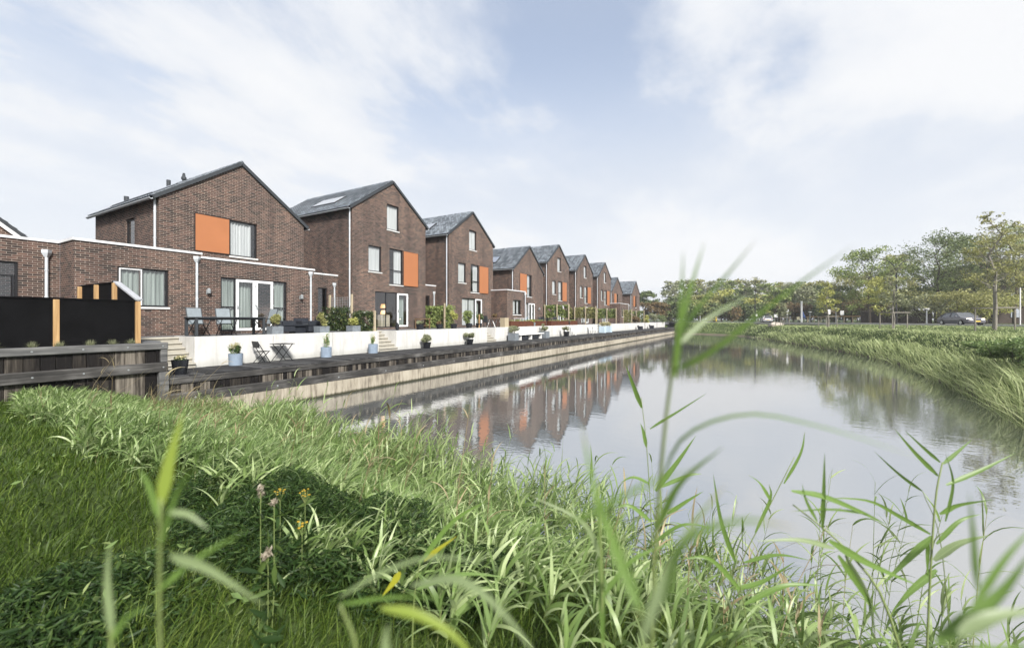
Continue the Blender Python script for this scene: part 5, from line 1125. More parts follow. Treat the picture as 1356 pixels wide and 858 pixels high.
for i in range(15):
    px = 893 + i * 17.5; fo = ['dark', 'dark', 'olive', 'dark', 'rust'][i % 5]
    tree(px, 109 + (i % 3), 402 + (i * 5) % 7, 44, 'shrub', fo, 'dense %s shrub under the far wood, %s from the left' % ({'dark': 'dark', 'olive': 'olive', 'rust': 'brownish'}[fo], ORD[i]), 'shrubs under the far wood', nleaf=2400, base=.0, leaf=.38, name='shrub', cat='shrub')
tree(856, 112, 386, 32, 'round', 'dark', 'dark green rounded tree right behind the last brick house', 'trees at the end of the row', nleaf=2600, base=.1, leaf=.36)
tree(870, 108, 402, 34, 'round', 'rust', 'reddish brown autumn tree at the end of the row', 'trees at the end of the row', nleaf=2200, base=.05, leaf=.36)
tree(883, 112, 408, 26, 'shrub', 'olive', 'olive shrub between the autumn tree and the far wood', 'trees at the end of the row', nleaf=1500, base=.05, leaf=.36, name='shrub', cat='shrub')
# staked young trees on the verge
def stakes(x, y, z, half, hgt, label, rz=0.5, three=False):
    root = local('tree_stake_frame', (x, y, z), label, 'tree stakes', 'wooden tree stake frames', rz); n = 4
    for i in range(4):
        a, b = ((-1, -1), (1, -1), (1, 1), (-1, 1))[i]; t = MB(); t.tube([(a * half, b * half, -.2), (a * half, b * half, hgt)], .05, 8); t.build('post', GREYWOOD, root)
    for (a, b), (c, d) in (((-1, -1), (1, -1)), ((1, -1), (1, 1)), ((1, 1), (-1, 1)), ((-1, 1), (-1, -1))):
        t = MB(); t.bar((a * half * 1.2, b * half * 1.2, hgt + .03), (c * half * 1.2, d * half * 1.2, hgt + .03), .05, .07); t.build('cross_rail', GREYWOOD, root)
    return root
for px, d, top, wd, fo, hg, hf, lb in ((1317, 33, 276, 58, 'olive', 1.5, .72, 'largest, in front of the brown building'), (1183, 44, 352, 30, 'greygreen', 1.5, .75, 'below the double armed street lamp'), (1096, 56, 372, 26, 'yellow', 1.3, .7, 'with a yellow crown left of the bollard lamps'), (1036, 70, 400, 14, 'greygreen', 1.2, .7, 'smallest, right of the white car')):
    p = at(px, d); z = float(ground_z(np.array([[p.x, p.y]]))[0]); stakes(p.x, p.y, z, hf, hg + .15, 'grey timber stake frame, ' + lb)
    tree(px, d, top, wd, 'young', fo, 'young staked tree, ' + lb, 'young staked trees', nleaf=3200 if d < 40 else 1300, base=.30, bark=PALEBARK, leaf=.10 if d < 40 else .15, zg=z, name='young_tree')

# ------------------------------------------------------------------ road side furniture
def gz1(p): return float(ground_z(np.array([[p.x, p.y]]))[0])
def street_lamp(px, d, top, double, label):
    p = at(px, d); z = ZT; h = (423 - top) / FPX * d + CAMZ - z; root = local('street_lamp', (p.x, p.y, z), label, 'street lamp', 'street lamps'); root.rotation_euler.z = YAW
    t = MB(); t.tube([(0, 0, -.3), (0, 0, 1), (0, 0, h * .78)], [.11, .10, .075], 10); t.build('pole', BLACKM, root)
    for s_ in ((-1, 1) if double else (-1,)):
        t = MB(); pts = [(s_ * (h * .27) * (1 - math.cos(a)) * 1.0, 0, h * .78 + h * .22 * math.sin(a)) for a in np.linspace(0, math.pi / 2, 8)]; t.tube(pts, [.07 - .005 * i for i in range(8)], 8); t.build('arm', BLACKM, root)
        e = pts[-1]; t = MB(); t.bbox(min(e[0], e[0] + s_ * .8), max(e[0], e[0] + s_ * .8), -.13, .13, e[2] - .09, e[2] + .05, .03); t.build('lamp_head', STEEL, root)
    return root
street_lamp(1000, 93, 371, False, 'black street lamp with one curved arm before the far wood')
street_lamp(1187, 57, 343, True, 'black street lamp with two curved arms')
def sign(px, d, ptop, wpx, hpx, label, mat, legs=1, z=None):
    p = at(px, d); z = ZT if z is None else z; zt = CAMZ + (423 - ptop) / FPX * d; w_, h_ = wpx / FPX * d, hpx / FPX * d
    root = local('sign_board', (p.x, p.y, z), label, 'sign', 'road side signs', YAW)
    t = MB(); t.bbox(-w_ / 2, w_ / 2, -.03, .0, zt - z - h_, zt - z, .005); t.build('panel', mat, root)
    for k in ((0,) if legs == 1 else (-w_ * .4, w_ * .4)): t = MB(); t.tube([(k, .03, -.2), (k, .03, zt - z)], .035, 8); t.build('pole', STEEL, root)
sign(1027.5, 88, 416.3, 5, 4, 'small white board on two legs beside the white car', WHITE, 2)
sign(1042.5, 80, 410, 3, 6.5, 'narrow white sign on a dark pole right of the white car', WHITE)
sign(1115, 72, 411.5, 5, 5.5, 'white square sign on a pole in front of the wooden rail', WHITE)
sign(1097.5, 74, 410, 4, 6, 'white sign beside the yellow crowned young tree', WHITE)
sign(1057, 84, 419.5, 4, 4, 'low cream board left of the white flag pole', plain('cream_board', (.6, .55, .38), .6))
sign(1002, 92, 416.2, 2.5, 2.5, 'tiny white sign at the foot of the curved lamp', WHITE)
def bollard_lamp(px, d, top, label):
    p = at(px, d); h = (423 - top) / FPX * d + CAMZ - ZT; root = local('bollard_lamp', (p.x, p.y, ZT), label, 'bollard lamp', 'bollard lamps')
    t = MB(); t.tube([(0, 0, -.1), (0, 0, h - .1)], .07, 10); t.build('pole', STEEL, root); t = MB(); t.lathe([(.08, h - .1), (.30, h - .06), (.30, h), (.02, h + .03)], 14); t.build('cap', WHITE, root)
bollard_lamp(1107, 70, 408, 'mushroom topped bollard lamp above the wooden rail'); bollard_lamp(1227, 55, 408.5, 'mushroom topped bollard lamp left of the dark car'); bollard_lamp(1072.5, 86, 413, 'mushroom topped bollard lamp beside the blue flag')
p = at(1061.5, 82); fp = local('flag_pole', (p.x, p.y, ZT), 'short thick white pole with a drooping blue flag', 'flag pole', None, YAW); h = (423 - 399) / FPX * 82 + .65
t = MB(); t.tube([(0, 0, -.2), (0, 0, h)], .15, 10); t.build('pole', WHITE, fp); t = MB(); t.prism([(.14, h * .6), (.3, h * .52), (.75, h * .28), (.7, h * .2), (.4, h * .27), (.14, h * .22)], 'y', -.02, .02); t.build('flag', BLUECLOTH, fp)
p = at(1351, 44); t = MB(); t.tube([(p.x, p.y, ZT - .2), (p.x, p.y, ZT + .65 + 42 / FPX * 44)], .05, 10); tag(t.build('white_pole', WHITE, None, loc=(p.x, p.y, ZT)), 'thin white pole in front of the brown building', 'pole')
p = at(927, 108); t = MB(); t.tube([(p.x, p.y, ZT - .2), (p.x, p.y, ZT + .65 + 18 / FPX * 108)], .11, 10); tag(t.build('white_pole', WHITE, None, loc=(p.x, p.y, ZT)), 'thick white pole at the far end of the water', 'pole')
p = at(920, 109); t = MB()
for dx in (0, 1.6, 2.3): t.tube([(p.x + dx, p.y, ZT), (p.x + dx, p.y, ZT + 2.2), (p.x + dx + .2, p.y, ZT + 2.6), (p.x + dx + 1.0, p.y, ZT + 2.6), (p.x + dx + 1.2, p.y, ZT + 2.2), (p.x + dx + 1.2, p.y, ZT)], .05, 6); break
tag(t.build('steel_arch', STEEL, None, loc=(p.x, p.y, ZT)), 'grey steel arch beside the far white pole', 'arch')
p = at(948, 108); pb = local('yellow_post', (p.x, p.y, ZT), 'yellow capped post at the far roadside', 'post')
t = MB(); t.lathe([(.26, 0), (.26, 1.2), (.2, 1.35), (.02, 1.4)], 12); t.build('body', YELLOW, pb); t = MB(); t.lathe([(.27, .15), (.27, .3)], 12); t.build('band', BLACKM, pb)
# wooden rail, dark fence, building
a, b = at(1068, 96), at(1139, 78); n = 7; rf = thing('rail_fence', ((a.x + b.x) / 2, (a.y + b.y) / 2, ZT), 'long tan wooden rail on short posts beyond the road', 'fence')
t = MB(); t.bar((a.x, a.y, ZT + 1.25), (b.x, b.y, ZT + 1.25), .12, .20); t.build('rail', POST, rf)
for k in range(n): q_ = a.lerp(b, (k + .2) / n); t = MB(); t.box(q_.x - .08, q_.x + .08, q_.y - .08, q_.y + .08, ZT - .2, ZT + 1.145); t.build('post', PALEPOST, rf)
a, b = at(1139, 82), at(1234, 66); bf = thing('board_fence', ((a.x + b.x) / 2, (a.y + b.y) / 2, ZT), 'long dark brown boarded fence behind the double armed lamp', 'fence'); d_ = (b - a); n = 60; t = MB(); u = Vector((d_.x, d_.y, 0)).normalized(); nn_ = Vector((-u.y, u.x, 0)); ln = Vector((d_.x, d_.y, 0)).length
for k in range(n):
    s0, s1 = Vector((a.x, a.y, 0)) + u * (ln * k / n + .01), Vector((a.x, a.y, 0)) + u * (ln * (k + 1) / n); o_ = nn_ * (.0 if k % 2 else .02); w_ = nn_ * .025
    q = [s0 + o_, s1 + o_, s1 + o_ + w_, s0 + o_ + w_]; t.add([(v.x, v.y, ZT - .1) for v in q] + [(v.x, v.y, ZT + 2.0) for v in q], [(3, 2, 1, 0), (4, 5, 6, 7), (0, 1, 5, 4), (1, 2, 6, 5), (2, 3, 7, 6), (3, 0, 4, 7)])
t.build('boards', DARKWOOD, bf); t = MB(); t.bar((a.x, a.y, ZT + 2.05), (b.x, b.y, ZT + 2.05), .14, .08); t.build('cap_rail', DARKWOOD, bf)
p = at(1318, 74); bd = local('brown_building', (p.x, p.y, ZT), 'tall dark brown boarded building behind the trees at the right edge', 'building', None, YAW - R(12)); hb = (423 - 348) / FPX * 74 + .6
t = MB(); t.box(0, 26, 0, 14, -.2, hb); t.build('wall', DARKWOOD, bd); t = MB(); t.box(-.3, 26.3, -.3, 14.3, hb + .002, hb + .35); t.build('roof', CHARC, bd)
for fl_ in range(3):
    for k in range(5):
        x_, z_ = 2.2 + k * 4.8, 1.0 + fl_ * 3.0; wn = MB(); wn.box(x_ - .06, x_ + 1.46, -.05, .0, z_ - .06, z_ + 1.56); wn = wn.build('window', FRAME, bd); t = MB(); t.box(x_, x_ + 1.4, -.06, -.051, z_, z_ + 1.5); t.build('pane', PANEL, wn)

# ------------------------------------------------------------------ cars
def car(loc, rz, label, paint, rack=False, lights=False, wagon=False):
    c = local('parked_car' if wagon else 'driving_car', loc, label, 'car', None, rz)      # front towards +x
    L2, W2 = 2.27, .86
    # lower body: sections along x of (x, half width, underside z, belt z)
    sec = [(-2.27, .70, .42, .70), (-2.18, .80, .30, .86), (-1.8, .855, .22, .92), (-1.0, .86, .18, .94), (0, .86, .18, .93), (.9, .86, .18, .91), (1.5, .85, .20, .86), (1.95, .82, .24, .78), (2.2, .74, .30, .68), (2.27, .62, .40, .60)]
    vs = []; fs = []
    for x, hw, z0, z1 in sec:
        ring = [(-hw * .9, z0), (hw * .9, z0), (hw, z0 + .12), (hw, (z0 + z1) / 2 + .08), (hw * .965, z1 - .03), (hw * .9, z1), (-hw * .9, z1), (-hw * .965, z1 - .03), (-hw, (z0 + z1) / 2 + .08), (-hw, z0 + .12)]
        vs += [(x, y, z) for y, z in ring]
    k = 10
    for i in range(len(sec) - 1):
        for j in range(k): fs.append((i * k + j, i * k + (j + 1) % k, (i + 1) * k + (j + 1) % k, (i + 1) * k + j)[::-1])
    fs += [tuple(range(k)), tuple(range((len(sec) - 1) * k, len(sec) * k))[::-1]]
    b = MB().add(vs, fs).build('body', paint, c); b.data.polygons.foreach_set('use_smooth', [True] * len(b.data.polygons))
    md = b.modifiers.new('edge', 'EDGE_SPLIT'); md.split_angle = R(38)
    # greenhouse
    gs = [(-2.05 if wagon else -1.85, .74, .90), (-1.85 if wagon else -1.15, .60, 1.38 if wagon else 1.34), (-.3, .61, 1.42), (.35, .58, 1.38), (1.15, .72, .89)]
    vs = []; fs = []
    for x, hw, z in gs: vs += [(x, -hw, z), (x, hw, z)]
    base = [(x, (-.78), .88) for x, hw, z in gs] ; nb = len(vs)
    vs += [(gs[0][0], -.78, .88), (gs[-1][0], -.78, .88), (gs[-1][0], .78, .88), (gs[0][0], .78, .88)]
    for i in range(4): fs.append((2 * i, 2 * i + 2, 2 * i + 3, 2 * i + 1))
    fs += [(nb, nb + 1, 8, 6, 4, 2, 0), (1, 3, 5, 7, 9, nb + 2, nb + 3), (nb + 3, nb, 0, 1), (9, 8, nb + 1, nb + 2)]
    MB().add(vs, fs).build('windows', CGLASS, c)
    t = MB(); e = .012
    t.add([(gs[1][0], -gs[1][1], gs[1][2] + e), (gs[2][0], -gs[2][1] - .01, gs[2][2] + e), (gs[3][0], -gs[3][1], gs[3][2] + e), (gs[3][0], gs[3][1], gs[3][2] + e), (gs[2][0], gs[2][1] + .01, gs[2][2] + e), (gs[1][0], gs[1][1], gs[1][2] + e)], [(0, 1, 4, 5), (1, 2, 3, 4)])
    t.build('roof', paint, c)
    for s_ in (-1, 1):
        t = MB()
        for q in ((0, None), (1, -.02), (3, None)):
            pass
        t.bar((gs[3][0], s_ * (gs[3][1] + .01), gs[3][2]), (gs[4][0], s_ * (gs[4][1] + .02), .90), .05, .06); t.bar((-.35, s_ * .625, 1.41), (-.3, s_ * .79, .90), .06, .03)
        t.bar((gs[1][0], s_ * (gs[1][1] + .01), gs[1][2]), (gs[0][0], s_ * (gs[0][1] + .03), .90), .06, .09); t.bar((gs[1][0], s_ * (gs[1][1] + .01), gs[1][2]), (gs[2][0], s_ * (gs[2][1] + .02), gs[2][2]), .04, .05); t.bar((gs[2][0], s_ * (gs[2][1] + .02), gs[2][2]), (gs[3][0], s_ * (gs[3][1] + .02), gs[3][2]), .04, .05)
        t.build('pillars', paint, c)
        for wx in (-1.35, 1.42):
            wh = MB(); wh.add(*ringwheel(wx, s_ * .80, .31, .31, .20)); w_ = wh.build('wheel', TYRE, c)
            r2 = MB(); yy = s_ * .905; n = 14
            r2.add([(wx, yy + s_ * .0, .31)] + [(wx + .2 * math.cos(2 * math.pi * q / n) * (1 if q % 2 else .8), yy, .31 + .2 * math.sin(2 * math.pi * q / n) * (1 if q % 2 else .8)) for q in range(n)], [(0, 1 + q, 1 + (q + 1) % n) if s_ < 0 else (0, 1 + (q + 1) % n, 1 + q) for q in range(n)]); r2.build('rim', RIM, w_)
        t = MB(); t.bbox(.72, .86, min(s_ * .84, s_ * 1.02), max(s_ * .84, s_ * 1.02), .93, 1.05, .02); t.build('mirror', paint, c)
        t = MB(); t.prism([(1.98, s_ * .50), (2.215, s_ * .44), (2.225, s_ * .62), (2.05, s_ * .77)][::(1 if s_ > 0 else -1)], 'z', .60, .735); t.build('headlight', HEADGLOW if lights else plain('lamp_lens', (.6, .62, .64), .15), c)
        t = MB(); t.bbox(-2.275, -2.12, min(s_ * .5, s_ * .76), max(s_ * .5, s_ * .76), .64, .80, .02); t.build('tail_light', REDLENS, c)
        t = MB(); t.box(-1.0, .95, min(s_ * .858, s_ * .872), max(s_ * .858, s_ * .872), .45, .50); t.build('side_trim', BLACKM, c)
        t = MB()
        for dx in (.05, -.92): t.box(dx, dx + .16, min(s_ * .858, s_ * .876), max(s_ * .858, s_ * .876), .76, .785)
        t.build('door_handles', BLACKM, c)
    t = MB(); t.bbox(2.20, 2.285, -.26, .26, .40, .51, .005); t.build('number_plate', PLATE, c); t = MB(); t.bbox(2.19, 2.272, -.38, .38, .56, .66, .01); t.build('grille', BLACKM, c)
    t = MB(); t.bbox(-2.3, -2.24, -.26, .26, .50, .61, .005); t.build('number_plate', PLATE, c)
    if rack:
        rb = MB(); rb.bar((-.9, -.5, 1.52), (-.9, .5, 1.52), .04, .04); rb.bar((.1, -.5, 1.52), (.1, .5, 1.52), .04, .04); rb.bbox(-1.2, .5, -.4, .4, 1.55, 1.80, .05); rb.build('roof_box', CHARC, c)
    return c
def ringwheel(x, y, z, r, w):
    n = 22; prof = [(r * .62, -w / 2), (r * .94, -w / 2), (r, -w * .3), (r, w * .3), (r * .94, w / 2), (r * .62, w / 2)]; vs = []; fs = []; k = len(prof)
    for j in range(n):
        a = 2 * math.pi * j / n; vs += [(x + q * math.cos(a), y + o, z + q * math.sin(a)) for q, o in prof]
    for j in range(n):
        for i in range(k): fs.append((j * k + i, j * k + (i + 1) % k, ((j + 1) % n) * k + (i + 1) % k, ((j + 1) % n) * k + i))
    return vs, fs
p = at(1272, 46); car((p.x, p.y, ZT + .005), R(-75), 'dark saloon car with lit headlights driving along the road', CARPAINT, lights=True)
p = at(1015, 88); car((p.x, p.y, ZT + .005), math.atan2(15, -11) - R(30), 'white estate car with a roof box, far away by the road', WCAR, rack=True, wagon=True)
p = at(1027, 73); z = gz1(p)
rk = MB(); g = np.random.default_rng(3); rv = []; 
for i in range(5):
    for j in range(9):
        th = i / 4 * math.pi / 2; a = j / 9 * 2 * math.pi; k = 1 + .18 * math.sin(3 * a + i) + g.uniform(-.08, .08); rv.append((p.x + 1.0 * k * math.cos(th) * math.cos(a) * 1.2, p.y + .7 * k * math.cos(th) * math.sin(a), z - .1 + .62 * math.sin(th) * k))
rk.add(rv, [(i * 9 + j, i * 9 + (j + 1) % 9, (i + 1) * 9 + (j + 1) % 9, (i + 1) * 9 + j) for i in range(4) for j in range(9)]); tag(rk.build('boulder', ROCK, None, loc=(p.x, p.y, z)), 'pale boulder on the far grassy bank above the mud', 'boulder')

# ------------------------------------------------------------------ grass and reeds
RV = np.array([CA, SA, 0.0])                       # along the picture to the right: the wind blows this way
def blades(B, az, el, ln, wd, droop, seg=5, roll=None, prof='leaf', twist=0.0):
    """arched leaf strips; B (n,3) roots, az azimuth, el start elevation, droop total bend"""
    n = len(B); s = np.linspace(0, 1, seg + 1); th = el[:, None] - droop[:, None] * s[None, :] ** 1.25
    ds = (ln / seg)[:, None]; hx = np.cos(th[:, :-1]) * ds; hz = np.sin(th[:, :-1]) * ds
    H = np.concatenate([np.zeros((n, 1)), np.cumsum(hx, 1)], 1); Z = np.concatenate([np.zeros((n, 1)), np.cumsum(hz, 1)], 1)
    ca, sa = np.cos(az)[:, None], np.sin(az)[:, None]
    C = np.stack([B[:, :1] + H * ca, B[:, 1:2] + H * sa, B[:, 2:3] + Z], -1)
    if prof == 'leaf': w = np.minimum(1, .45 + s * 3.2) * (1 - s ** 2.2) ** .9
    else: w = (1 - s) ** .55
    w = w[None, :, None] * wd[:, None, None] * .5; rl = np.zeros(n) if roll is None else roll
    sv = np.stack([-sa[:, 0], ca[:, 0], np.zeros(n)], 1); up = np.stack([-np.sin(el) * ca[:, 0], -np.sin(el) * sa[:, 0], np.cos(el)], 1)
    SV = sv * np.cos(rl)[:, None] + up * np.sin(rl)[:, None]
    V = np.stack([C - SV[:, None, :] * w, C + SV[:, None, :] * w], 2).reshape(-1, 3)
    global BUV; BUV = np.tile(np.stack([np.tile([0.0, 1.0], seg + 1), np.repeat(s, 2)], 1), (n, 1))
    o = (np.arange(n) * (seg + 1) * 2)[:, None] + (np.arange(seg) * 2)[None, :]
    return V, np.stack([o, o + 1, o + 3, o + 2], -1).reshape(-1, 4)
def stalks(B, T, M_, r0, r1):
    """three sided stems bent through a mid point"""
    n = len(B); st = [(B, r0), (M_, (r0 + r1) / 2), (T, r1)]; V = []
    for P, r in st:
        for j in range(3):
            a = 2.094 * j; V.append(P + np.array([math.cos(a), math.sin(a), 0]) * np.asarray(r).reshape(-1, 1))
    V = np.stack(V, 1).reshape(-1, 3); o = np.arange(n)[:, None] * 9; F = []
    for i in range(2):
        for j in range(3): F.append(np.stack([o[:, 0] + i * 3 + j, o[:, 0] + i * 3 + (j + 1) % 3, o[:, 0] + (i + 1) * 3 + (j + 1) % 3, o[:, 0] + (i + 1) * 3 + j], 1))
    return V, np.concatenate(F)
WAZ = math.atan2(SA, CA)
def scatter(n, x0, x1, y0, y1, keep=None, pw=0.0):
    P = np.column_stack([rng.uniform(x0, x1, n), rng.uniform(y0, y1, n)])
    if pw:
        d = np.hypot(P[:, 0], P[:, 1]) + .3; P = P[rng.uniform(0, 1, n) < np.minimum(1, (1.6 / d) ** pw)]
    if keep is not None: P = P[keep(P)]
    return np.column_stack([P, ground_z(P)])
def cams(P): return np.hypot(P[:, 0], P[:, 1])
# short meadow grass on the bank under the camera
B = scatter(520000, -15, 3, -3.5, 3.2, lambda P: (canal_dist(P) > .5) & (cams(P) > .35) & (P[:, 0] * -SA + P[:, 1] * CA > -.5), 1.15); n = len(B)
d = cams(B); lk = lumps(B[:, :2], 1.6)
V, F = blades(B, rng.normal(WAZ, 1.3, n), rng.uniform(.7, 1.5, n), (.10 + .05 * lk + rng.uniform(0, .12, n)), .0032 + .0009 * d * rng.uniform(.6, 1.2, n), rng.uniform(.4, 1.8, n), 3, rng.normal(0, .5, n), 'grass')
tag(meshnp('meadow_grass', V, F, GRASS, UV=BUV), 'short green meadow grass on the near bank', 'grass', kind='stuff')
# low herbs in the grass
B = scatter(14000, -9, 1, -2.5, 2.6, lambda P: (lumps(P, 1.1) + lumps(P, 2.7) * .6 > .45) & (cams(P) > .6), .9); n = len(B); B[:, 2] += rng.uniform(.02, .14, n)
V, F = leafquads(B, .034, rng, .5, 2.0, None, True); tag(meshnp('meadow_herbs', V, F, BRAMBLE), 'small broad leaved herbs among the near grass', 'herbs', kind='stuff')
# long arching grass towards the timber wall
B = scatter(52000, -15.1, 1.5, 1.0, 6.6, lambda P: (canal_dist(P) > .2) & (P[:, 1] > 1.9 + .35 * lumps(P, .9) - .12 * (P[:, 0] + 6).clip(-8, 3)) & (rng.uniform(0, 1, len(P)) < np.interp(P[:, 0], [-9, -5, -3, -1], [.85, .30, .06, .0])), .35); n = len(B); d = cams(B)
V, F = blades(B, rng.normal(WAZ + .15, .8, n) + .9 * lumps(B[:, :2] + 40, .55), rng.uniform(.85, 1.5, n), rng.uniform(.45, .95, n) * (1 + .15 * lumps(B[:, :2], 1.4)) * np.interp(B[:, 0], [-13, -10, -6], [.42, .58, .92]), .0045 + .0008 * d, rng.uniform(1.0, 2.3, n), 6, rng.normal(0, .5, n), 'grass')
tag(meshnp('long_grass', V, F, TALLG, UV=BUV), 'long arching bank grass sweeping to the right', 'grass', kind='stuff')
# the reed bed along the near shore
def reed_bed(nm, B, hgt, nl, lw, ll, mat, smat, lean=.22, seg=6, label=None):
    n = len(B); az = rng.normal(WAZ, .9, n); ln = np.abs(rng.normal(0, lean, n)) + .05
    T = B + np.stack([np.cos(az) * ln * hgt, np.sin(az) * ln * hgt, hgt], 1); M_ = B * .5 + T * .5 - np.stack([np.cos(az) * ln * hgt * .12, np.sin(az) * ln * hgt * .12, -hgt * .04], 1)
    V1, F1 = stalks(B, T, M_, np.full(n, .0042), np.full(n, .0018))
    tag(meshnp(nm + '_stems', V1, F1, smat), label + ', the upright stems', 'reeds', kind='stuff')
    k = np.repeat(np.arange(n), nl); m_ = len(k); t = np.tile((np.arange(nl) + .5) / nl, n) * .72 + .27 + rng.normal(0, .03, m_); t = np.clip(t, .1, 1)[:, None]
    P = (1 - t) ** 2 * B[k] + 2 * t * (1 - t) * (2 * M_ - .5 * B - .5 * T)[k] + t * t * T[k]
    az2 = np.where(rng.uniform(0, 1, m_) < .62, rng.normal(WAZ, .8, m_) + .5 * lumps(P[:, :2] + 11, .8), rng.uniform(-math.pi, math.pi, m_)); t = t[:, 0]
    el = .55 + .65 * t + rng.normal(0, .25, m_); L_ = ll * rng.uniform(.6, 1.2, m_) * (1.15 - .4 * t) * np.minimum(1, .45 + .6 * hgt[k])
    V2, F2 = blades(P, az2, el, L_, lw * rng.uniform(.6, 1.25, m_), rng.uniform(.5, 1.9, m_), seg, rng.normal(0, .55, m_))
    tag(meshnp(nm + '_leaves', V2, F2, mat, UV=BUV), label + ', the long leaves', 'reeds', kind='stuff')
def keep_reed(P):
    d = canal_dist(P); edge = 1.75 + .35 * lumps(P, .8) - .10 * (P[:, 0] + 5)
    hole = ((P[:, 0] + 3.0) / .75) ** 2 + ((P[:, 1] - 2.0) / .45) ** 2 < 1
    return (d > -.75 - .25 * lumps(P, 1.5)) & (P[:, 1] > edge) & (P[:, 0] > -14.6) & ~hole & (cams(P) > 1.5)
B = np.vstack([scatter(8600, -14.8, 4.5, 1.6, 6.6, keep_reed, .30), scatter(2600, -14.6, -5, 2.2, 6.6, keep_reed, 0)]); d = canal_dist(B[:, :2]); B[:, 2] = np.maximum(B[:, 2], -.3)
B = B[rng.uniform(0, 1, len(B)) < np.interp(B[:, 0], [-2.2, -1.0, 0, 3], [1, .6, .17, .12])]
topz = .95 + .02 * sst(-B[:, 0], 4, 7) - .42 * sst(-B[:, 0], 9.5, 13) + .20 * lumps(B[:, :2], 1.1) + rng.normal(0, .14, len(B)) + .45 * sst(-B[:, 1], -3.4, -1.8) - .46 * sst(B[:, 0], -2.2, .3)
h = np.maximum(.22, topz - np.maximum(B[:, 2], 0))
reed_bed('reed_bed', B, h, 9, .0215, .52, REED, REEDSTEM, label='green reeds crowding the near water edge')
B = scatter(130, -12, .5, 2.2, 5.8, keep_reed); B[:, 2] = np.maximum(B[:, 2], -.2)
reed_bed('dry_reeds', B, rng.uniform(.5, 1.15, len(B)) * np.interp(B[:, 0], [-1, 0], [1, .6]), 3, .016, .36, STRAW, STRAW, .55, label='dead straw coloured reeds leaning among the green ones')
# sparse taller reeds standing out of the bed over the water
B = scatter(170, -9, 3.2, 3.6, 5.9, lambda P: (canal_dist(P) < .5) & (canal_dist(P) > -.9)); B[:, 2] = np.maximum(B[:, 2], -.3)
reed_bed('tall_reeds', B, np.where(B[:, 0] < -3, 1.45, 1.30) + rng.normal(0, .22, len(B)), 9, .018, .38, REED, REEDSTEM, .16, label='taller thin reeds at the water edge')
# dark herbs under the reeds
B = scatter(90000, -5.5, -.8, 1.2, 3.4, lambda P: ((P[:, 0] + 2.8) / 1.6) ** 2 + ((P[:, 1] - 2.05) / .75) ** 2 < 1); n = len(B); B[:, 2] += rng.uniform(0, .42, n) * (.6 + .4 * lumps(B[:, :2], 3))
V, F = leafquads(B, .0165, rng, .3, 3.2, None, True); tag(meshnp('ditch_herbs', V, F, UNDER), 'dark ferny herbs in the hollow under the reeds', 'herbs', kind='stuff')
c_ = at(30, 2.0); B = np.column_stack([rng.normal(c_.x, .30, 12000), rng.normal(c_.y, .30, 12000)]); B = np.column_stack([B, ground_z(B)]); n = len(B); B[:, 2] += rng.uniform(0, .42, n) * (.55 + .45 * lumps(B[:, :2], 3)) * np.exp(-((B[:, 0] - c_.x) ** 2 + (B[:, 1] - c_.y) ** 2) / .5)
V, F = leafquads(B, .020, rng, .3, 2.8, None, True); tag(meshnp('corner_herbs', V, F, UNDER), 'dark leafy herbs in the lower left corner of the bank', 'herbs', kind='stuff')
# dry straw coloured plumes by the quay corner
B = scatter(700, -14.6, -11.2, 5.0, 6.9, lambda P: canal_dist(P) > -.4); n = len(B); V, F = blades(B, rng.normal(WAZ, .5, n), rng.uniform(1.1, 1.5, n), rng.uniform(.7, 1.15, n), np.full(n, .008), rng.uniform(.5, 1.3, n), 6, rng.normal(0, .5, n), 'grass')
tag(meshnp('dry_grass', V, F, STRAW), 'dry straw coloured grass at the quay corner', 'grass', kind='stuff')
# right bank and far bank
def bank_keep(P): d = canal_dist(P); return (d > -.35) & (d < 6.5)
B = scatter(160000, -15, 19, 5, 104, lambda P: bank_keep(P) & (P[:, 0] > -15.2) & ((P[:, 0] > 4.2) | (P[:, 1] > 60) & (P[:, 0] > 1) | (P[:, 1] > 80)), 0); d = cams(B); B = B[rng.uniform(0, 1, len(B)) < np.minimum(1, 26 / d)]; n = len(B); d = cams(B); cd = canal_dist(B[:, :2])
wet = (1 - sst(cd, .3, 2.2)) * sst(-B[:, 1], -86, -66)
h = (.22 + .16 * lumps(B[:, :2], .7)) * (1 - .45 * sst(cd, 3, 6)) + wet * (1.05 + .4 * lumps(B[:, :2], .35)) * (1 + .45 * np.exp(-((B[:, 1] - 66) / 6) ** 2) + .45 * sst(-B[:, 1], -34, -18)) * rng.uniform(.6, 1.1, n)
V, F = blades(B, rng.normal(WAZ + 2.6, 1.2, n), rng.uniform(.9, 1.5, n), np.maximum(.15, h), .006 + .0011 * d, rng.uniform(.5, 1.9, n), 4, rng.normal(0, .6, n), 'leaf')
tag(meshnp('bank_reeds', V, F, BANK, UV=BUV), 'reeds and long grass covering the opposite bank', 'reeds', kind='stuff')
B = scatter(60000, 8, 40, 8, 104, lambda P: (canal_dist(P) > 3.5) & (np.abs(P[:, 0] - np.interp(P[:, 1], RL[:, 1], RL[:, 0])) > 4.5) & (P[:, 0] < np.interp(P[:, 1], RL[:, 1], RL[:, 0])), .0); n = len(B); d = cams(B)
V, F = blades(B, rng.uniform(-3.1, 3.1, n), rng.uniform(.8, 1.5, n), rng.uniform(.06, .18, n), .004 + .0009 * d, rng.uniform(.4, 1.6, n), 3, rng.normal(0, .6, n), 'grass')
tag(meshnp('verge_grass', V, F, BANK), 'rough verge grass beside the road', 'grass', kind='stuff')
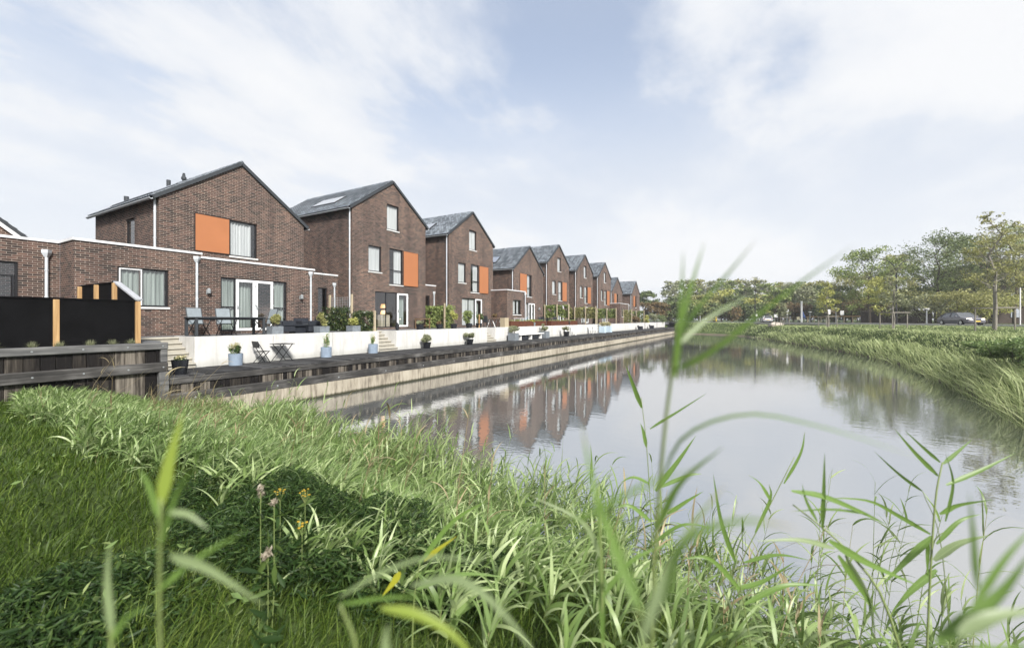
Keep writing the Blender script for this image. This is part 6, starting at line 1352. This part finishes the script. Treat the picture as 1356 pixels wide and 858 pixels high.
# bramble bushes on the right bank
for i, (px, d_, r, h_, lb) in enumerate(((1362, 17.5, 1.6, 1.12, 'nearest large bramble bush at the right edge of the bank'), (1322, 21, 1.5, .70, 'bramble bush left of the nearest one on the right bank'), (1400, 15.5, 1.4, 1.2, 'bramble bush past the nearest one on the right bank'))):
    p = at(px, d_); z = gz1(p); b = thing('bramble_bush', (p.x, p.y, z), lb, 'bush', 'bramble bushes on the right bank'); nn_ = 5200 if d_ < 22 else 2600
    plant_in(b, (p.x, p.y, z + h_ * .42), (r * 1.25, r * 1.25, h_ * .75), nn_, .085 if d_ < 22 else .12, BRAMBLE, 'foliage', 1.4); stems_in(b, (p.x, p.y, z - .1), r * .6, h_ * .8, 14, BARK, .01, .6)

# ------------------------------------------------------------------ single reeds and flowers close to the camera
def path(pts, n=14):
    P = np.array([at(a, d, b) for a, b, d in pts]); P = np.vstack([2 * P[0] - P[1], P, 2 * P[-1] - P[-2]]); out_ = []
    m_ = len(P) - 3
    for q in np.linspace(0, m_ - 1e-6, n):
        i = int(q) + 1; t = q - int(q); out_.append(.5 * (2 * P[i] + (P[i + 1] - P[i - 1]) * t + (2 * P[i - 1] - 5 * P[i] + 4 * P[i + 1] - P[i + 2]) * t * t + (3 * P[i] - P[i - 1] - 3 * P[i + 1] + P[i + 2]) * t ** 3))
    return np.array(out_)
def leaf_strip(C, wd, tilt):
    n = len(C); T = np.gradient(C, axis=0); T /= np.linalg.norm(T, axis=1)[:, None]; s = np.linspace(0, 1, n)
    nm = -C + np.array([0, 0, CAMZ]); nm /= np.linalg.norm(nm, axis=1)[:, None]; nm = nm + np.array(tilt); sd = np.cross(T, nm); sd /= np.linalg.norm(sd, axis=1)[:, None]; up = np.cross(sd, T)
    w = wd * .5 * np.minimum(1, .35 + s * 3.2) * (1 - s ** 1.55) ** .95; w = w[:, None]
    V = np.stack([C - sd * w + up * w * .28, C, C + sd * w + up * w * .28], 1).reshape(-1, 3); F = []
    global HUV; HUV = np.stack([np.tile([0, .5, 1.0], n), np.repeat(s, 3)], 1)
    for i in range(n - 1):
        for j in (0, 1): F.append((3 * i + j, 3 * i + j + 1, 3 * i + 4 + j, 3 * i + 3 + j))
    return V, np.array(F)
def hero(label, stem, leaves, mat=None, r=.0028, name='reed', group='single reeds close to the camera', k=1.0):
    stem = [(a, b, d * k) for a, b, d in stem]; leaves = [([(a, b, d * k) for a, b, d in l[0]], *l[1:]) for l in leaves]
    C = path(stem, 12); p0 = C[0].copy(); g0 = float(ground_z(p0[None, :2])[0])
    root = thing(name, (p0[0], p0[1], max(g0, 0)), label, 'reed', group)
    t = MB(); pts = [tuple(p) for p in C]
    if p0[2] > g0 + .02: pts = [(p0[0] - (C[1] - C[0])[0] * .3, p0[1] - (C[1] - C[0])[1] * .3, g0 - .05)] + pts
    t.tube(pts, [r * (1 - .45 * i / (len(pts) - 1)) for i in range(len(pts))], 6); t.build('stem', REEDSTEM, root, smooth_=True)
    for lf in leaves:
        pts, wd = lf[0], lf[1]; mt = lf[2] if len(lf) > 2 and lf[2] else (mat or HERO); dd = np.mean([p[2] for p in pts])
        V, F = leaf_strip(path(pts), wd * .78 / FPX * dd, rng.normal(0, .35, 3)); meshnp('leaf', V, F, mt, root, UV=HUV)
    return root
def D(d, *pp): return [(a, b, d if not isinstance(d, tuple) else d[0] + (d[1] - d[0]) * i / (len(pp) - 1)) for i, (a, b) in enumerate(pp)]
hero('tall blurred reed whose broad leaves cross the far bank and sky', D((.80, .62), (862, 900), (868, 720), (880, 570), (893, 470), (897, 430)),
     [(D((.62, .60), (894, 500), (901, 420), (905, 328)), 11), (D(.61, (896, 455), (915, 380), (934, 318)), 9), (D((.62, .58), (893, 462), (920, 415), (960, 368), (1003, 316)), 15), (D((.62, .54), (888, 492), (945, 462), (1040, 388), (1135, 322)), 16),
      (D((.62, .66), (896, 458), (940, 420), (1000, 388)), 9, HEROPALE), (D((.70, .50), (873, 645), (905, 580), (985, 549), (1090, 566), (1235, 612)), 9), (D((.72, .62), (870, 700), (900, 640), (960, 590)), 14)], r=.0024, k=.62)
hero('reed with one big dark green blade rising left of centre', D(.62, (856, 905), (852, 850), (846, 805)), [(D((.62, .70), (850, 815), (822, 745), (788, 650), (769, 556)), 21), (D((.60, .66), (850, 850), (880, 770), (915, 700), (962, 640)), 21, HEROPALE)], r=.002, k=.42)
hero('upright yellowish reed stalk at the bottom beside the dark blade', D((.75, .8), (800, 900), (797, 780), (793, 640)), [(D((.75, .85), (799, 850), (796, 740), (791, 640)), 14), (D(.8, (797, 740), (770, 690), (700, 655)), 10, HEROPALE), (D(.75, (798, 790), (840, 740), (900, 715)), 10)])
hero('low arching reed with pale leaves at the bottom centre', D(.85, (470, 905), (470, 850), (450, 800)), [(D(.85, (450, 790), (510, 755), (575, 737), (645, 745)), 10, HEROPALE), (D((.85, .7), (545, 775), (610, 768), (670, 815), (725, 890)), 17, HEROPALE), (D(.72, (505, 805), (555, 815), (605, 845), (640, 895)), 20, HEROLIME), (D(.7, (512, 890), (510, 850), (516, 822)), 20, HEROPALE), (D(.9, (450, 800), (520, 790), (600, 792)), 8)], r=.002, k=.42)
hero('reed with two bright yellow dying leaves', D(1.3, (545, 900), (548, 800), (556, 745)), [(D(1.3, (562, 742), (580, 728), (606, 709)), 13, HEROYEL), (D(1.3, (530, 757), (520, 772), (505, 790)), 13, HEROYEL), (D(1.3, (556, 745), (600, 690), (650, 660)), 10), (D(1.3, (552, 780), (610, 760), (680, 765)), 9)])
hero('lime green blurred reed standing in the grass at left', D((.85, .8), (213, 905), (211, 790), (213, 660)), [(D((.8, .82), (213, 668), (226, 605), (243, 545)), 22, HEROLIME), (D(.75, (226, 735), (275, 752), (352, 802)), 22, HEROPALE), (D(.8, (224, 678), (250, 682), (278, 702)), 13, HEROPALE), (D(.8, (212, 720), (240, 640), (300, 590)), 12), (D(.85, (212, 690), (196, 640), (182, 620)), 10), (D(.8, (212, 780), (260, 740), (330, 700)), 12)], r=.002, k=.42)
hero('short pale reed shoot at the lower left', D(.8, (150, 900), (146, 830)), [(D(.8, (148, 840), (142, 770), (146, 712)), 13, HEROPALE), (D(.8, (148, 850), (165, 820), (200, 800)), 9)], r=.002, k=.42)
hero('tall dark stemmed reed at the right with long dark leaves over the water', D((1.5, 1.6), (1226, 900), (1232, 760), (1239, 660), (1248, 612)),
     [(D(1.6, (1249, 614), (1266, 600), (1288, 581)), 7), (D(1.6, (1245, 612), (1222, 592), (1197, 569)), 6), (D(1.6, (1242, 630), (1212, 600), (1183, 566)), 8), (D(1.6, (1253, 642), (1300, 622), (1346, 599)), 8), (D(1.6, (1244, 680), (1270, 668), (1318, 661)), 12), (D(1.6, (1232, 707), (1192, 684), (1150, 663), (1092, 659)), 8),
      (D(1.6, (1234, 710), (1200, 742), (1166, 777)), 12), (D(1.6, (1240, 754), (1206, 782), (1180, 812)), 12), (D(1.6, (1229, 715), (1228, 740), (1229, 768)), 7), (D(1.5, (1237, 742), (1270, 720), (1312, 708)), 15, HEROPALE), (D(1.6, (1252, 690), (1262, 640), (1252, 600)), 5)], r=.0042)
hero('leaning pale reed left of the dark stemmed one', D((1.15, 1.3), (1205, 900), (1168, 790), (1130, 738), (1096, 704), (1050, 668)),
     [(D(1.25, (1089, 698), (1091, 650), (1092, 598)), 8), (D(1.25, (1082, 690), (1068, 664), (1062, 640)), 6), (D(1.25, (1048, 650), (1092, 658), (1145, 680), (1175, 695)), 11), (D(1.25, (1150, 681), (1100, 675), (1045, 677)), 9), (D(1.2, (1098, 716), (1150, 746), (1218, 776)), 15), (D(1.1, (1105, 726), (1060, 715), (1000, 716)), 10, HEROPALE), (D(1.2, (1110, 735), (1140, 780), (1168, 825)), 12), (D(1.2, (1120, 735), (1150, 790), (1160, 850)), 12, HEROPALE)], r=.004)
hero('thin reed with single leaf pointing up left over the open water', D(1.7, (1262, 900), (1246, 720), (1222, 651)), [(D(1.7, (1221, 650), (1190, 627), (1157, 597)), 6), (D(1.7, (1240, 720), (1270, 690), (1300, 680)), 8)], r=.002)
hero('blurred reed at the lower right corner with broad pale leaves', D(.7, (1290, 910), (1285, 850)), [(D(.7, (1240, 850), (1290, 815), (1330, 780), (1370, 725)), 26), (D(.68, (1270, 840), (1320, 815), (1400, 805)), 26, HEROPALE), (D(.75, (1295, 780), (1290, 710), (1283, 650)), 14), (D(.75, (1290, 800), (1330, 740), (1375, 690)), 13), (D(.7, (1285, 860), (1330, 860), (1390, 850)), 16)], r=.002, k=.42)
hero('slender reed in mid picture with leaves spread over the water', D(2.1, (866, 860), (864, 730), (857, 600), (849, 526)), [(D(2.1, (850, 540), (838, 508), (828, 482)), 9), (D(2.1, (861, 568), (897, 546), (937, 520)), 9), (D(2.1, (856, 592), (852, 572), (848, 560)), 7), (D(2.1, (868, 650), (897, 612), (922, 576)), 10), (D(2.1, (872, 646), (910, 630), (930, 627)), 7), (D(2.1, (884, 680), (908, 664), (932, 650)), 9), (D(2.1, (862, 690), (835, 670), (815, 672)), 8), (D(2.1, (864, 720), (905, 695), (950, 700)), 9), (D(2.1, (860, 640), (838, 632), (820, 640)), 7)])
hero('thin curved reed right of centre leaning over the water', D(2.0, (962, 860), (979, 755), (1010, 688), (1052, 605)), [(D(2.0, (1022, 665), (1006, 640), (990, 628)), 7), (D(2.0, (1038, 640), (1060, 600), (1066, 570)), 6), (D(2.0, (985, 745), (1030, 735), (1075, 742)), 9), (D(2.0, (972, 780), (1010, 770), (1055, 742)), 10), (D(2.0, (1000, 705), (1020, 660), (1018, 640)), 6)], r=.003)
hero('reed with an upright leaf between the two mid water reeds', D(1.8, (1000, 890), (985, 800), (972, 730)), [(D(1.8, (974, 745), (955, 690), (944, 625)), 9), (D(1.8, (985, 800), (1040, 775), (1095, 775)), 10), (D(1.8, (980, 780), (940, 740), (900, 740)), 9)])
hero('blurred arching reed leaf low in the centre', D(.6, (905, 900), (890, 860)), [(D((.58, .5), (880, 800), (905, 720), (980, 690), (1060, 700)), 17), (D((.6, .56), (760, 690), (800, 670), (860, 640), (930, 620)), 12)], r=.002, k=.42)
# tansy and seed heads in the hollow
def flower(px, py, d, label, heads, mat, hs, cat, name):
    tp = at(px, d, py); g0 = gz1(tp); root = thing(name, (tp.x, tp.y, g0), label, cat, None)
    t = MB(); t.tube([(tp.x - .03, tp.y, g0 - .02), (tp.x, tp.y, (tp.z + g0) / 2), (tp.x, tp.y, tp.z)], .0018, 5)
    hp = []
    for k in range(heads):
        a = k * 2.4; q = Vector((tp.x + hs[0] * math.sqrt(k / heads) * math.cos(a), tp.y + hs[0] * math.sqrt(k / heads) * math.sin(a), tp.z + random.uniform(-.01, .02))); t.tube([(tp.x, tp.y, tp.z - .06), tuple(q)], .0015, 4); hp.append(q)
    t.build('stem', REEDSTEM, root)
    lp = np.array([[tp.x, tp.y, g0 + (tp.z - g0) * f_] for f_ in np.linspace(.15, .9, 14)]) + rng.normal(0, .02, (14, 3)); V, F = leafquads(lp, .04, rng, .3, 3.0, None, True); meshnp('leaves', V, F, UNDER, root)
    for q in hp:
        if name == 'tansy': h_ = MB(); h_.lathe([(.001, q.z), (hs[1], q.z + .002), (hs[1] * .8, q.z + hs[1] * .7), (.001, q.z + hs[1])], 8, (q.x, q.y)); h_.build('flower_head', mat, root)
        else: V, F = leafquads(np.array(q) + rng.normal(size=(60, 3)) * hs[1] * .5, hs[1] * .9, rng, 0, 2.5); meshnp('seed_head', V, F, mat, root)
    return root
flower(371, 652, 2.6, 'yellow tansy with flat flower head, left of the pair', 10, YFLOWER, (.034, .0065), 'flower', 'tansy')
flower(404, 654, 2.6, 'yellow tansy with flat flower head, right of the pair', 10, YFLOWER, (.034, .0065), 'flower', 'tansy')
flower(400, 696, 2.4, 'small yellow tansy below the pair', 5, YFLOWER, (.03, .009), 'flower', 'tansy')
for i, (px, py, hd, lb) in enumerate(((345, 652, 2, 'fluffy thistle left of the yellow tansy pair'), (363, 669, 1, 'single fluffy thistle head just under the left tansy'), (355, 735, 3, 'lowest cluster of fluffy thistle heads'))):
    flower(px, py, 1.9, lb, hd, FLUFF, (.018, .010), 'thistle', 'thistle')

# ------------------------------------------------------------------ air
m = bpy.data.materials.new('haze_air'); m.use_nodes = True; nt_ = m.node_tree; nt_.nodes.clear()
o_ = nt_.nodes.new('ShaderNodeOutputMaterial'); pv = nt_.nodes.new('ShaderNodeVolumePrincipled'); pv.inputs['Color'].default_value = (.93, .95, 1, 1); pv.inputs['Density'].default_value = 0.0006; pv.inputs['Anisotropy'].default_value = 0.2
nt_.links.new(pv.outputs[0], o_.inputs['Volume'])
tag(MB().box(-3000, 3000, -2000, 4500, -2.6, 32).build('haze', m), kind='stuff')
